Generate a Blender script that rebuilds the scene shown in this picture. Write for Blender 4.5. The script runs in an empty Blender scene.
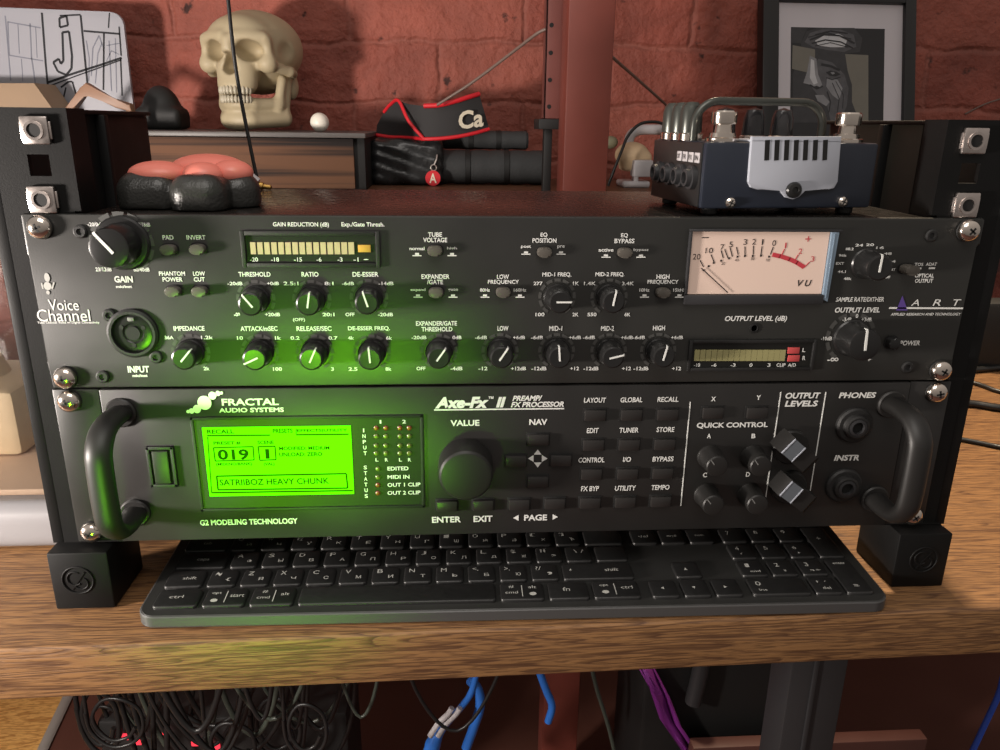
import bpy, bmesh, math, random
import numpy as np
from mathutils import Vector, Matrix

# ------------------------------------------------------------------ camera, world, lights, exposure
# All measures below are millimetres: X to the right, Y away from the viewer, Z up from the
# underside of the lower rack unit (73.7 cm above the floor + feet); the front panels stand on Y = 0.
ZOFF = 787.5
F_PX = 776.85
CAM = np.array([-36.163, -391.26, 221.986])
ANG = (1.25635196, -0.0118548993, -0.0631367976)
scene = bpy.context.scene
COL = scene.collection
cam_data = bpy.data.cameras.new('camera')
cam_data.sensor_width = 36.0
cam_data.lens = F_PX / 1000 * 36.0
cam_data.clip_start = 0.01
cam = bpy.data.objects.new('camera', cam_data)
COL.objects.link(cam)
cam.location = (CAM[0] / 1000, CAM[1] / 1000, (CAM[2] + ZOFF) / 1000)
cam.rotation_euler = ANG
scene.camera = cam
scene.view_settings.view_transform = 'Standard'
scene.view_settings.look = 'None'
scene.view_settings.gamma = 1.0
scene.view_settings.use_curve_mapping = False
scene.view_settings.exposure = 0.0
scene.cycles.use_denoising = True
scene.cycles.max_bounces = 8

world = bpy.data.worlds.new('room_air')
scene.world = world
world.use_nodes = True
_wn = world.node_tree
_bg = _wn.nodes['Background']
_bg.inputs[0].default_value = (1.0, 0.90, 0.82, 1)
_wc = _wn.nodes.new('ShaderNodeTexCoord')
_ws = _wn.nodes.new('ShaderNodeSeparateXYZ')
_wn.links.new(_wc.outputs['Generated'], _ws.inputs[0])
_wr = _wn.nodes.new('ShaderNodeValToRGB')        # pale ceiling above, dim room at eye level, dark floor
for _p, _v in ((0.0, 0.02), (0.45, 0.04), (0.6, 0.09), (0.8, 0.38), (1.0, 0.48)):
    _e = _wr.color_ramp.elements[0] if _p == 0.0 else (_wr.color_ramp.elements[1] if _p == 1.0 else _wr.color_ramp.elements.new(_p))
    _e.position = _p
    _e.color = (_v, _v, _v, 1)
_wm = _wn.nodes.new('ShaderNodeMath')
_wm.operation = 'MULTIPLY_ADD'
_wm.inputs[1].default_value = 0.5
_wm.inputs[2].default_value = 0.5
_wn.links.new(_ws.outputs[2], _wm.inputs[0])
_wn.links.new(_wm.outputs[0], _wr.inputs[0])
_wn.links.new(_wr.outputs[0], _bg.inputs[1])


def lamp(name, kind, loc, energy, color, target=None, **kw):
    d = bpy.data.lights.new(name, kind)
    d.energy = energy
    d.color = color
    for k, v in kw.items():
        setattr(d, k, v)
    o = bpy.data.objects.new(name, d)
    COL.objects.link(o)
    o.location = (loc[0] / 1000, loc[1] / 1000, (loc[2] + ZOFF) / 1000)
    if target is not None:
        t = Vector((target[0] / 1000, target[1] / 1000, (target[2] + ZOFF) / 1000))
        o.rotation_euler = (t - o.location).to_track_quat('-Z', 'Y').to_euler()
    return o


TABLE_Z = -37.5
lamp('table_lamp', 'POINT', (-760, -250, 80), 49.0, (1.0, 0.90, 0.82), shadow_soft_size=0.05)
lamp('pendant_spot', 'SPOT', (238, 560, 1000), 100.0, (1.0, 0.80, 0.56), target=(420, 150, TABLE_Z),
     spot_size=math.radians(46), spot_blend=0.6, shadow_soft_size=0.03)
lamp('ceiling_panel_lamp', 'AREA', (-100, -430, 800), 3.0, (1.0, 0.94, 0.88), target=(0, 40, 40), size=0.5)
lamp('added_green_glow', 'SPOT', (-214, -391, -95), 13.5, (0.24, 1.0, 0.0), target=(-130, 0, 58),  # added green fill for the lens flare around the display, no lamp there
     spot_size=math.radians(23), spot_blend=0.5, shadow_soft_size=0.06)

# ------------------------------------------------------------------ measuring: a sight line of the photo met with a real plane


def _rot(a):
    rx, ry, rz = a
    cx, sx, cy, sy, cz, sz = math.cos(rx), math.sin(rx), math.cos(ry), math.sin(ry), math.cos(rz), math.sin(rz)
    Rx = np.array([[1, 0, 0], [0, cx, -sx], [0, sx, cx]])
    Ry = np.array([[cy, 0, sy], [0, 1, 0], [-sy, 0, cy]])
    Rz = np.array([[cz, -sz, 0], [sz, cz, 0], [0, 0, 1]])
    return Rz @ Ry @ Rx


ROT = _rot(ANG)


def at(u, v, y=0.0):
    d = ROT @ np.array([(u - 500) / F_PX, -(v - 375) / F_PX, -1.0])
    return CAM + d * ((y - CAM[1]) / d[1])


def atz(u, v, z):
    d = ROT @ np.array([(u - 500) / F_PX, -(v - 375) / F_PX, -1.0])
    return CAM + d * ((z - CAM[2]) / d[2])


# ------------------------------------------------------------------ materials


def s2l(c):
    out = []
    for x in c[:3]:
        x = x / 255.0
        out.append(x / 12.92 if x <= 0.04045 else ((x + 0.055) / 1.055) ** 2.4)
    return tuple(out) + (1.0,)


def mat(name, rgb, rough=0.5, metal=0.0, spec=0.5, bump=0.0, bscale=300.0, vary=0.0, vscale=40.0,
        emit=None, estr=0.0, alpha=1.0, coat=0.0):
    m = bpy.data.materials.new(name)
    m.use_nodes = True
    nt = m.node_tree
    b = nt.nodes['Principled BSDF']
    b.inputs['Base Color'].default_value = s2l(rgb)
    b.inputs['Roughness'].default_value = rough
    b.inputs['Metallic'].default_value = metal
    b.inputs['Specular IOR Level'].default_value = spec
    b.inputs['Coat Weight'].default_value = coat
    b.inputs['Alpha'].default_value = alpha
    tc = nt.nodes.new('ShaderNodeTexCoord')
    if vary > 0:
        n = nt.nodes.new('ShaderNodeTexNoise')
        n.inputs['Scale'].default_value = vscale
        n.inputs['Detail'].default_value = 6
        nt.links.new(tc.outputs['Object'], n.inputs['Vector'])
        mx = nt.nodes.new('ShaderNodeMix')
        mx.data_type = 'RGBA'
        c = s2l(rgb)
        mx.inputs[6].default_value = tuple(x * (1 - vary) for x in c[:3]) + (1,)
        mx.inputs[7].default_value = tuple(min(1, x * (1 + vary)) for x in c[:3]) + (1,)
        nt.links.new(n.outputs['Fac'], mx.inputs[0])
        nt.links.new(mx.outputs[2], b.inputs['Base Color'])
        mr = nt.nodes.new('ShaderNodeMapRange')
        mr.inputs['To Min'].default_value = max(0.02, rough - 0.12)
        mr.inputs['To Max'].default_value = min(1, rough + 0.12)
        nt.links.new(n.outputs['Fac'], mr.inputs['Value'])
        nt.links.new(mr.outputs[0], b.inputs['Roughness'])
    if bump > 0:
        n2 = nt.nodes.new('ShaderNodeTexNoise')
        n2.inputs['Scale'].default_value = bscale
        n2.inputs['Detail'].default_value = 4
        nt.links.new(tc.outputs['Object'], n2.inputs['Vector'])
        bp = nt.nodes.new('ShaderNodeBump')
        bp.inputs['Strength'].default_value = bump
        bp.inputs['Distance'].default_value = 0.001
        nt.links.new(n2.outputs['Fac'], bp.inputs['Height'])
        nt.links.new(bp.outputs[0], b.inputs['Normal'])
    if emit is not None:
        b.inputs['Emission Color'].default_value = emit
        b.inputs['Emission Strength'].default_value = estr
    return m


def wood_mat(name, light, dark, scale=(1.0, 14.0, 14.0), rough=0.5, seed=0.0, fine=1.0, spec=0.4):
    """Open-grained oak, the grain running along X: broad figure, annual lines and short dark pores."""
    m = bpy.data.materials.new(name)
    m.use_nodes = True
    nt = m.node_tree
    b = nt.nodes['Principled BSDF']
    b.inputs['Roughness'].default_value = rough
    b.inputs['Specular IOR Level'].default_value = spec
    tc = nt.nodes.new('ShaderNodeTexCoord')
    mp = nt.nodes.new('ShaderNodeMapping')
    mp.inputs['Scale'].default_value = scale
    mp.inputs['Location'].default_value = (seed, seed * 0.7, seed * 1.3)
    nt.links.new(tc.outputs['Object'], mp.inputs['Vector'])
    warp = nt.nodes.new('ShaderNodeTexNoise')
    warp.inputs['Scale'].default_value = 2.2
    warp.inputs['Detail'].default_value = 3
    nt.links.new(mp.outputs[0], warp.inputs['Vector'])
    wv = nt.nodes.new('ShaderNodeMath')
    wv.operation = 'MULTIPLY'
    wv.inputs[1].default_value = 22.0 * fine
    nt.links.new(warp.outputs['Fac'], wv.inputs[0])
    fr = nt.nodes.new('ShaderNodeMath')
    fr.operation = 'FRACT'
    nt.links.new(wv.outputs[0], fr.inputs[0])
    ring = nt.nodes.new('ShaderNodeValToRGB')
    ring.color_ramp.elements[0].position = 0.0
    ring.color_ramp.elements[0].color = (0, 0, 0, 1)
    ring.color_ramp.elements[1].position = 0.35
    ring.color_ramp.elements[1].color = (1, 1, 1, 1)
    e = ring.color_ramp.elements.new(0.93)
    e.color = (0.75, 0.75, 0.75, 1)
    e = ring.color_ramp.elements.new(1.0)
    e.color = (0, 0, 0, 1)
    nt.links.new(fr.outputs[0], ring.inputs[0])
    mp2 = nt.nodes.new('ShaderNodeMapping')
    mp2.inputs['Scale'].default_value = (scale[0] * 75, scale[1] * 36, scale[2] * 36)
    nt.links.new(tc.outputs['Object'], mp2.inputs['Vector'])
    pores = nt.nodes.new('ShaderNodeTexNoise')
    pores.inputs['Scale'].default_value = 1.0
    pores.inputs['Detail'].default_value = 2
    nt.links.new(mp2.outputs[0], pores.inputs['Vector'])
    pr = nt.nodes.new('ShaderNodeValToRGB')
    pr.color_ramp.elements[0].position = 0.38
    pr.color_ramp.elements[0].color = (0.1, 0.1, 0.1, 1)
    pr.color_ramp.elements[1].position = 0.52
    pr.color_ramp.elements[1].color = (1, 1, 1, 1)
    nt.links.new(pores.outputs['Fac'], pr.inputs[0])
    mul = nt.nodes.new('ShaderNodeMix')
    mul.data_type = 'RGBA'
    mul.blend_type = 'MULTIPLY'
    mul.inputs[0].default_value = 0.75
    nt.links.new(ring.outputs[0], mul.inputs[6])
    nt.links.new(pr.outputs[0], mul.inputs[7])
    mx = nt.nodes.new('ShaderNodeMix')
    mx.data_type = 'RGBA'
    mx.inputs[6].default_value = s2l(dark)
    mx.inputs[7].default_value = s2l(light)
    nt.links.new(mul.outputs[2], mx.inputs[0])
    nt.links.new(mx.outputs[2], b.inputs['Base Color'])
    bp = nt.nodes.new('ShaderNodeBump')
    bp.inputs['Strength'].default_value = 0.35
    bp.inputs['Distance'].default_value = 0.0008
    nt.links.new(mul.outputs[2], bp.inputs['Height'])
    nt.links.new(bp.outputs[0], b.inputs['Normal'])
    return m


def banded_veneer(name, tan, dark):
    """Striped veneer: broad level bands of tan and grey-brown along X."""
    m = bpy.data.materials.new(name)
    m.use_nodes = True
    nt = m.node_tree
    b = nt.nodes['Principled BSDF']
    b.inputs['Roughness'].default_value = 0.75
    b.inputs['Specular IOR Level'].default_value = 0.2
    tc = nt.nodes.new('ShaderNodeTexCoord')
    mp = nt.nodes.new('ShaderNodeMapping')
    mp.inputs['Scale'].default_value = (1.1, 1.0, 62.0)
    mp.inputs['Location'].default_value = (0.4, 0.0, 0.3)
    nt.links.new(tc.outputs['Object'], mp.inputs['Vector'])
    n = nt.nodes.new('ShaderNodeTexNoise')
    n.inputs['Scale'].default_value = 1.0
    n.inputs['Detail'].default_value = 4
    nt.links.new(mp.outputs[0], n.inputs['Vector'])
    r = nt.nodes.new('ShaderNodeValToRGB')
    r.color_ramp.elements[0].position = 0.44
    r.color_ramp.elements[0].color = s2l(dark)
    r.color_ramp.elements[1].position = 0.56
    r.color_ramp.elements[1].color = s2l(tan)
    nt.links.new(n.outputs['Fac'], r.inputs[0])
    nt.links.new(r.outputs[0], b.inputs['Base Color'])
    return m


def brick_mat():
    m = bpy.data.materials.new('painted_brick')
    m.use_nodes = True
    nt = m.node_tree
    b = nt.nodes['Principled BSDF']
    b.inputs['Roughness'].default_value = 0.62
    tc = nt.nodes.new('ShaderNodeTexCoord')
    sep = nt.nodes.new('ShaderNodeSeparateXYZ')
    nt.links.new(tc.outputs['Object'], sep.inputs[0])
    cmb = nt.nodes.new('ShaderNodeCombineXYZ')
    nt.links.new(sep.outputs[0], cmb.inputs[0])
    nt.links.new(sep.outputs[2], cmb.inputs[1])
    wn = nt.nodes.new('ShaderNodeTexNoise')
    wn.inputs['Scale'].default_value = 9
    wn.inputs['Detail'].default_value = 3
    nt.links.new(tc.outputs['Object'], wn.inputs['Vector'])
    wm = nt.nodes.new('ShaderNodeVectorMath')
    wm.operation = 'SCALE'
    wm.inputs['Scale'].default_value = 0.04
    nt.links.new(wn.outputs['Color'], wm.inputs[0])
    wa = nt.nodes.new('ShaderNodeVectorMath')
    wa.operation = 'ADD'
    nt.links.new(cmb.outputs[0], wa.inputs[0])
    nt.links.new(wm.outputs[0], wa.inputs[1])
    br = nt.nodes.new('ShaderNodeTexBrick')
    br.inputs['Scale'].default_value = 1.0
    br.inputs['Brick Width'].default_value = 0.26
    br.inputs['Row Height'].default_value = 0.088
    br.inputs['Mortar Size'].default_value = 0.007
    br.inputs['Mortar Smooth'].default_value = 1.0
    br.inputs['Bias'].default_value = 0.0
    br.inputs['Color1'].default_value = s2l((166, 90, 74))
    br.inputs['Color2'].default_value = s2l((150, 76, 62))
    br.inputs['Mortar'].default_value = s2l((162, 92, 78))
    nt.links.new(wa.outputs[0], br.inputs['Vector'])
    n1 = nt.nodes.new('ShaderNodeTexNoise')
    n1.inputs['Scale'].default_value = 13
    n1.inputs['Detail'].default_value = 8
    n1.inputs['Roughness'].default_value = 0.65
    nt.links.new(tc.outputs['Object'], n1.inputs['Vector'])
    mr = nt.nodes.new('ShaderNodeValToRGB')
    mr.color_ramp.elements[0].position = 0.3
    mr.color_ramp.elements[0].color = (0.55, 0.55, 0.55, 1)
    mr.color_ramp.elements[1].position = 0.7
    mr.color_ramp.elements[1].color = (1.2, 1.2, 1.2, 1)
    nt.links.new(n1.outputs['Fac'], mr.inputs[0])
    mul = nt.nodes.new('ShaderNodeMix')
    mul.data_type = 'RGBA'
    mul.blend_type = 'MULTIPLY'
    mul.inputs[0].default_value = 0.75
    nt.links.new(br.outputs['Color'], mul.inputs[6])
    nt.links.new(mr.outputs[0], mul.inputs[7])
    n2 = nt.nodes.new('ShaderNodeTexNoise')
    n2.inputs['Scale'].default_value = 34
    n2.inputs['Detail'].default_value = 8
    nt.links.new(tc.outputs['Object'], n2.inputs['Vector'])
    pit = nt.nodes.new('ShaderNodeValToRGB')
    pit.color_ramp.elements[0].position = 0.30
    pit.color_ramp.elements[0].color = (0.15, 0.12, 0.11, 1)
    pit.color_ramp.elements[1].position = 0.36
    pit.color_ramp.elements[1].color = (1, 1, 1, 1)
    nt.links.new(n2.outputs['Fac'], pit.inputs[0])
    mul2 = nt.nodes.new('ShaderNodeMix')
    mul2.data_type = 'RGBA'
    mul2.blend_type = 'MULTIPLY'
    mul2.inputs[0].default_value = 1.0
    nt.links.new(mul.outputs[2], mul2.inputs[6])
    nt.links.new(pit.outputs[0], mul2.inputs[7])
    nt.links.new(mul2.outputs[2], b.inputs['Base Color'])
    a1 = nt.nodes.new('ShaderNodeMath')
    a1.operation = 'MULTIPLY_ADD'
    a1.inputs[1].default_value = -0.22
    nt.links.new(br.outputs['Fac'], a1.inputs[0])
    nt.links.new(n1.outputs['Fac'], a1.inputs[2])
    a2 = nt.nodes.new('ShaderNodeMath')
    a2.operation = 'MULTIPLY_ADD'
    a2.inputs[1].default_value = 0.6
    nt.links.new(n2.outputs['Fac'], a2.inputs[0])
    nt.links.new(a1.outputs[0], a2.inputs[2])
    bp = nt.nodes.new('ShaderNodeBump')
    bp.inputs['Strength'].default_value = 0.9
    bp.inputs['Distance'].default_value = 0.016
    nt.links.new(a2.outputs[0], bp.inputs['Height'])
    nt.links.new(bp.outputs[0], b.inputs['Normal'])
    return m


def clear_mat(name, tint, mixf=0.12):
    """Clear acrylic sheet: mostly see-through with a glossy film, so lamp light passes it."""
    m = bpy.data.materials.new(name)
    m.use_nodes = True
    nt = m.node_tree
    out = nt.nodes['Material Output']
    tr = nt.nodes.new('ShaderNodeBsdfTransparent')
    tr.inputs[0].default_value = tint
    gl = nt.nodes.new('ShaderNodeBsdfGlossy')
    gl.inputs['Roughness'].default_value = 0.08
    mx = nt.nodes.new('ShaderNodeMixShader')
    mx.inputs[0].default_value = mixf
    nt.links.new(tr.outputs[0], mx.inputs[1])
    nt.links.new(gl.outputs[0], mx.inputs[2])
    nt.links.new(mx.outputs[0], out.inputs['Surface'])
    return m


M = dict(
    panel=mat('black_panel_paint', (40, 40, 38), 0.42, bump=0.05, bscale=1500, vary=0.12, vscale=25, spec=0.5),
    panel2=mat('black_anodised_panel', (38, 37, 36), 0.38, bump=0.04, bscale=1800, vary=0.12, vscale=30, spec=0.5),
    lid=mat('dusty_black_lid', (30, 27, 25), 0.26, vary=0.4, vscale=180, bump=0.1, bscale=900, spec=0.4),
    rack=mat('black_powder_coat', (14, 14, 14), 0.55, bump=0.08, bscale=1400, vary=0.15, vscale=30, spec=0.2),
    rubber=mat('black_rubber', (26, 26, 26), 0.55, bump=0.15, bscale=900),
    knob=mat('black_knob_plastic', (30, 30, 30), 0.28, spec=0.5),
    knob2=mat('soft_black_knob', (28, 27, 26), 0.46),
    greycap=mat('grey_knob_cap', (92, 97, 103), 0.35),
    button=mat('dark_grey_button', (84, 80, 74), 0.35),
    button2=mat('black_key_button', (40, 38, 37), 0.35),
    white=mat('white_print', (225, 226, 222), 0.6),
    whitedim=mat('grey_print', (120, 120, 118), 0.6),
    ringgrey=mat('dark_grey_print', (68, 68, 66), 0.6),
    chrome=mat('nickel_steel', (225, 215, 205), 0.16, metal=1.0),
    steel=mat('zinc_steel', (205, 195, 190), 0.3, metal=1.0, vary=0.1, vscale=300),
    slot=mat('dark_recess', (8, 8, 8), 0.7),
    lcd=mat('lit_green_display', (20, 60, 5), 0.9, spec=0.0, emit=(0.19, 2.0, 0.0, 1), estr=1.0),
    lcdink=mat('dark_green_pixels', (4, 20, 2), 0.9, spec=0.0, emit=(0.015, 0.16, 0.0, 1), estr=1.0),
    lens=mat('smoked_window', (20, 20, 18), 0.5, spec=0.4),
    ledoff=mat('unlit_led_lens', (92, 98, 40), 0.3),
    ledred=mat('unlit_red_lens', (120, 52, 30), 0.3),
    segment=mat('unlit_meter_segment', (190, 172, 138), 0.4, vary=0.1, vscale=600),
    segdark=mat('olive_meter_segment', (150, 145, 100), 0.4),
    segamber=mat('amber_segment', (205, 158, 70), 0.4),
    segred=mat('red_segment', (190, 75, 75), 0.4),
    vuface=mat('cream_meter_face', (214, 190, 176), 0.5, emit=(0.9, 0.62, 0.48, 1), estr=0.10),
    vuink=mat('black_meter_ink', (36, 30, 30), 0.6),
    vured=mat('red_meter_ink', (190, 60, 70), 0.6),
    acryl=mat('bluish_clear_plastic', (120, 138, 155), 0.12),
    purple=mat('purple_print', (88, 66, 140), 0.5),
    kbdeck=mat('graphite_deck', (44, 44, 43), 0.42, vary=0.1, vscale=80),
    kbbase=mat('graphite_rim', (80, 80, 80), 0.38, metal=0.3),
    key=mat('black_keycap', (30, 30, 30), 0.42, vary=0.15, vscale=400),
    legend=mat('pale_legend_print', (178, 178, 172), 0.6),
    pedal=mat('navy_enamel', (33, 38, 49), 0.35, vary=0.06, vscale=60),
    pedalside=mat('black_enamel', (34, 33, 33), 0.35),
    plate=mat('light_grey_plate', (168, 172, 182), 0.42),
    hoop=mat('gunmetal_tube', (74, 76, 72), 0.3, metal=0.6),
    tubeglass=mat('smoked_tube_glass', (46, 46, 48), 0.1, alpha=0.85),
    pawblack=mat('black_glossy_rubber', (44, 44, 42), 0.30, bump=0.35, bscale=700, vary=0.25, vscale=120),
    pink=mat('pink_silicone', (238, 136, 120), 0.36, vary=0.05, vscale=60),
    bone=mat('aged_bone_plaster', (178, 164, 134), 0.55, vary=0.14, vscale=14, bump=0.25, bscale=60),
    tooth=mat('tooth_enamel', (178, 170, 150), 0.35),
    ball=mat('white_ball', (235, 228, 215), 0.4),
    graytop=mat('grey_laminate', (92, 88, 86), 0.45),
    black=mat('matte_black', (22, 22, 22), 0.6),
    bag=mat('glossy_black_vinyl', (38, 39, 40), 0.28, bump=0.6, bscale=120, vary=0.3, vscale=50),
    roll=mat('black_fabric', (50, 51, 52), 0.7, bump=0.4, bscale=400),
    strap=mat('black_webbing', (46, 45, 46), 0.75, bump=0.4, bscale=900),
    red=mat('red_piping', (214, 34, 46), 0.5),
    cream=mat('cream_print', (232, 222, 200), 0.6),
    redpost=mat('red_brown_paint', (122, 60, 50), 0.5, vary=0.18, vscale=22, bump=0.2, bscale=60),
    darkred=mat('dark_red_brown_board', (74, 42, 36), 0.6, vary=0.2, vscale=20),
    redrail=mat('red_brown_painted_steel', (112, 62, 56), 0.5, vary=0.15, vscale=40),
    rod=mat('dull_grey_cable', (118, 100, 92), 0.5),
    frameblack=mat('black_frame_wood', (26, 25, 26), 0.4),
    matboard=mat('white_mat_board', (206, 202, 208), 0.7),
    photodark=mat('photo_black', (36, 36, 39), 0.5),
    photomid=mat('photo_grey', (134, 135, 139), 0.5, vary=0.35, vscale=60),
    photolight=mat('photo_pale_grey', (196, 198, 202), 0.5, vary=0.2, vscale=80),
    photo2=mat('photo_dark_grey', (56, 56, 59), 0.5, vary=0.4, vscale=90),
    photo3=mat('photo_middle_grey', (84, 84, 88), 0.5, vary=0.45, vscale=110),
    paintedglare=mat('painted_glass_reflection', (118, 115, 106), 0.5, vary=0.1, vscale=60),  # window reflection in the picture glass, painted as a warm grey
    board=mat('white_board', (156, 156, 164), 0.5),
    ink=mat('black_marker_ink', (24, 24, 30), 0.7),
    inkgrey=mat('grey_pencil', (120, 122, 134), 0.7),
    card=mat('tan_cardboard', (150, 126, 102), 0.7, vary=0.1, vscale=30),
    hangerwood=mat('tan_wood', (140, 106, 84), 0.5, vary=0.15, vscale=40),
    whiteplastic=mat('white_plastic', (184, 180, 182), 0.35),
    machinewhite=mat('off_white_plastic', (134, 132, 134), 0.4),
    beige=mat('beige_plastic', (198, 172, 138), 0.55, vary=0.1, vscale=60),
    greenish=mat('olive_plastic', (126, 122, 98), 0.6),
    amber=mat('beige_inner_bed', (205, 172, 146), 0.6, vary=0.12, vscale=30),
    clear=clear_mat('clear_acrylic', (0.92, 0.93, 0.93, 1), 0.10),
    cable=mat('black_cable', (24, 24, 24), 0.42),
    cablegrey=mat('grey_cable', (58, 64, 57), 0.42),
    bluecable=mat('blue_cable', (52, 96, 214), 0.4),
    blue=mat('blue_plastic', (46, 110, 200), 0.35),
    purplecloth=mat('purple_cloth', (120, 34, 128), 0.7, bump=0.3, bscale=60),
    darkgrey=mat('dark_grey_metal', (46, 46, 48), 0.45),
    redled=mat('red_standby_light', (200, 20, 30), 0.4, emit=(1, 0.05, 0.08, 1), estr=1.2),
    brass=mat('brass', (200, 160, 90), 0.3, metal=1.0),
    stripgrey=mat('grey_floor_strip', (150, 146, 140), 0.5),
    oak=wood_mat('oak_top', (138, 101, 64), (82, 55, 36), (0.9, 24, 24), 0.5),
    zebra=banded_veneer('striped_veneer', (104, 74, 56), (42, 37, 36)),
    shelfwood=wood_mat('brown_shelf_wood', (112, 74, 50), (64, 42, 30), (1.0, 10, 10), 0.5, seed=1.7),
    floorwood=wood_mat('pale_floor_planks', (226, 176, 104), (168, 118, 62), (1.0, 9, 9), 0.4, seed=5.1),
    terracotta=mat('terracotta_floor', (86, 52, 42), 0.55, vary=0.2, vscale=12),
    brick=brick_mat(),
)

# ------------------------------------------------------------------ building helpers


def empty(name, base, label, cat, group=None):
    o = bpy.data.objects.new(name, None)
    o.empty_display_size = 0.02
    COL.objects.link(o)
    o.location = (base[0] / 1000, base[1] / 1000, (base[2] + ZOFF) / 1000)
    tag(o, label, cat, group)
    return o


def tag(o, label=None, cat=None, group=None, kind=None):
    if label:
        o['label'] = label
    if cat:
        o['category'] = cat
    if group:
        o['group'] = group
    if kind:
        o['kind'] = kind
    return o


WORLD = {}


class MB:
    """Collects shapes (mm, world frame) and links them as one mesh object."""

    def __init__(self):
        self.bm = bmesh.new()
        self.tubes = False

    def faces(self, verts, faces):
        vs = [self.bm.verts.new(v) for v in verts]
        for f in faces:
            try:
                self.bm.faces.new([vs[i] for i in f])
            except ValueError:
                pass
        return vs

    def box(self, lo, hi, bevel=0.0, seg=2, rot=None):
        lo, hi = Vector(lo), Vector(hi)
        c = (lo + hi) / 2
        s = hi - lo
        m = Matrix.Translation(c) @ (rot.to_4x4() if rot is not None else Matrix.Identity(4)) @ Matrix.Diagonal((s.x, s.y, s.z, 1))
        r = bmesh.ops.create_cube(self.bm, size=1.0, matrix=m)
        if bevel > 0:
            es = list({e for v in r['verts'] for e in v.link_edges})
            bmesh.ops.bevel(self.bm, geom=es, offset=bevel, segments=seg, affect='EDGES', profile=0.5)
        return self

    def cyl(self, p0, p1, r0, r1=None, n=24, cap=True):
        return self.lathe(p0, Vector(p1) - Vector(p0), [(r0, 0.0), (r0 if r1 is None else r1, 1.0)], n, cap, rel=True)

    def lathe(self, org, axis, prof, n=24, cap=True, rel=False):
        """prof: (radius, height along axis)."""
        org, axis = Vector(org), Vector(axis)
        L = axis.length if rel else 1.0
        a = axis.normalized()
        t = Vector((0, 0, 1)) if abs(a.z) < 0.9 else Vector((1, 0, 0))
        u = a.cross(t).normalized()
        w = a.cross(u)
        rings = []
        for r, h in prof:
            c = org + a * (h * L)
            if r <= 1e-6:
                rings.append([self.bm.verts.new(c)])
            else:
                rings.append([self.bm.verts.new(c + (u * math.cos(2 * math.pi * k / n) + w * math.sin(2 * math.pi * k / n)) * r) for k in range(n)])
        for A, B in zip(rings, rings[1:]):
            for k in range(n):
                k2 = (k + 1) % n
                try:
                    if len(A) == 1 and len(B) > 1:
                        self.bm.faces.new([A[0], B[k2], B[k]])
                    elif len(B) == 1 and len(A) > 1:
                        self.bm.faces.new([A[k], A[k2], B[0]])
                    elif len(A) > 1:
                        self.bm.faces.new([A[k], A[k2], B[k2], B[k]])
                except ValueError:
                    pass
        if cap:
            for R in (rings[0], rings[-1]):
                if len(R) > 2:
                    self.bm.faces.new(R)
        return self

    def tube(self, pts, r, n=10, smooth=4, rb=None, up=None):
        self.tubes = True
        pts = [Vector(p) for p in pts]
        if smooth > 1 and len(pts) > 2:
            P = [2 * pts[0] - pts[1]] + pts + [2 * pts[-1] - pts[-2]]
            out = []
            for i in range(1, len(P) - 2):
                for k in range(smooth):
                    t = k / smooth
                    a, b, c, d = P[i - 1], P[i], P[i + 1], P[i + 2]
                    out.append(0.5 * ((2 * b) + (c - a) * t + (2 * a - 5 * b + 4 * c - d) * t * t + (3 * b - a - 3 * c + d) * t ** 3))
            out.append(pts[-1])
            pts = out
        nrm = None
        rings = []
        for i, p in enumerate(pts):
            d = (pts[min(i + 1, len(pts) - 1)] - pts[max(i - 1, 0)]).normalized()
            if up is not None:
                nrm = (Vector(up) - d * d.dot(Vector(up))).normalized()
            elif nrm is None:
                t = Vector((0, 0, 1)) if abs(d.z) < 0.9 else Vector((1, 0, 0))
                nrm = d.cross(t).normalized()
            else:
                nrm = (nrm - d * d.dot(nrm)).normalized()
            bi = d.cross(nrm)
            rr = r[min(i, len(r) - 1)] if isinstance(r, (list, tuple)) else r
            r2 = rb if rb is not None else rr
            rings.append([self.bm.verts.new(p + nrm * (rr * math.cos(2 * math.pi * k / n)) + bi * (r2 * math.sin(2 * math.pi * k / n))) for k in range(n)])
        for A, B in zip(rings, rings[1:]):
            for k in range(n):
                self.bm.faces.new([A[k], A[(k + 1) % n], B[(k + 1) % n], B[k]])
        self.bm.faces.new(list(reversed(rings[0])))
        self.bm.faces.new(rings[-1])
        return self

    def prism(self, poly, y0, y1, bevel=0.0):
        """poly: (x, z) outline pushed from y0 to y1."""
        n = len(poly)
        a = [self.bm.verts.new((x, y0, z)) for x, z in poly]
        b = [self.bm.verts.new((x, y1, z)) for x, z in poly]
        f0 = self.bm.faces.new(a)
        self.bm.faces.new(list(reversed(b)))
        for k in range(n):
            self.bm.faces.new([a[k], b[k], b[(k + 1) % n], a[(k + 1) % n]])
        if bevel > 0:
            bmesh.ops.bevel(self.bm, geom=list(f0.edges), offset=bevel, segments=2, affect='EDGES', profile=0.5)
        return self

    def sphere(self, c, r, n=20, sq=(1, 1, 1)):
        m = Matrix.Translation(Vector(c)) @ Matrix.Diagonal((r * sq[0], r * sq[1], r * sq[2], 1))
        bmesh.ops.create_uvsphere(self.bm, u_segments=n, v_segments=max(6, n // 2), radius=1.0, matrix=m)
        return self

    def torus(self, c, R, r, axis='y', n=28, k=10, arc=1.0, start=0.0):
        pts = []
        cnt = n if arc < 1 else n + 1
        for i in range(cnt + (1 if arc < 1 else 0)):
            t = start + 2 * math.pi * arc * i / n
            if axis == 'y':
                pts.append((c[0] + R * math.cos(t), c[1], c[2] + R * math.sin(t)))
            else:
                pts.append((c[0] + R * math.cos(t), c[1] + R * math.sin(t), c[2]))
        return self.tube(pts, r, k, smooth=1)

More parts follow.
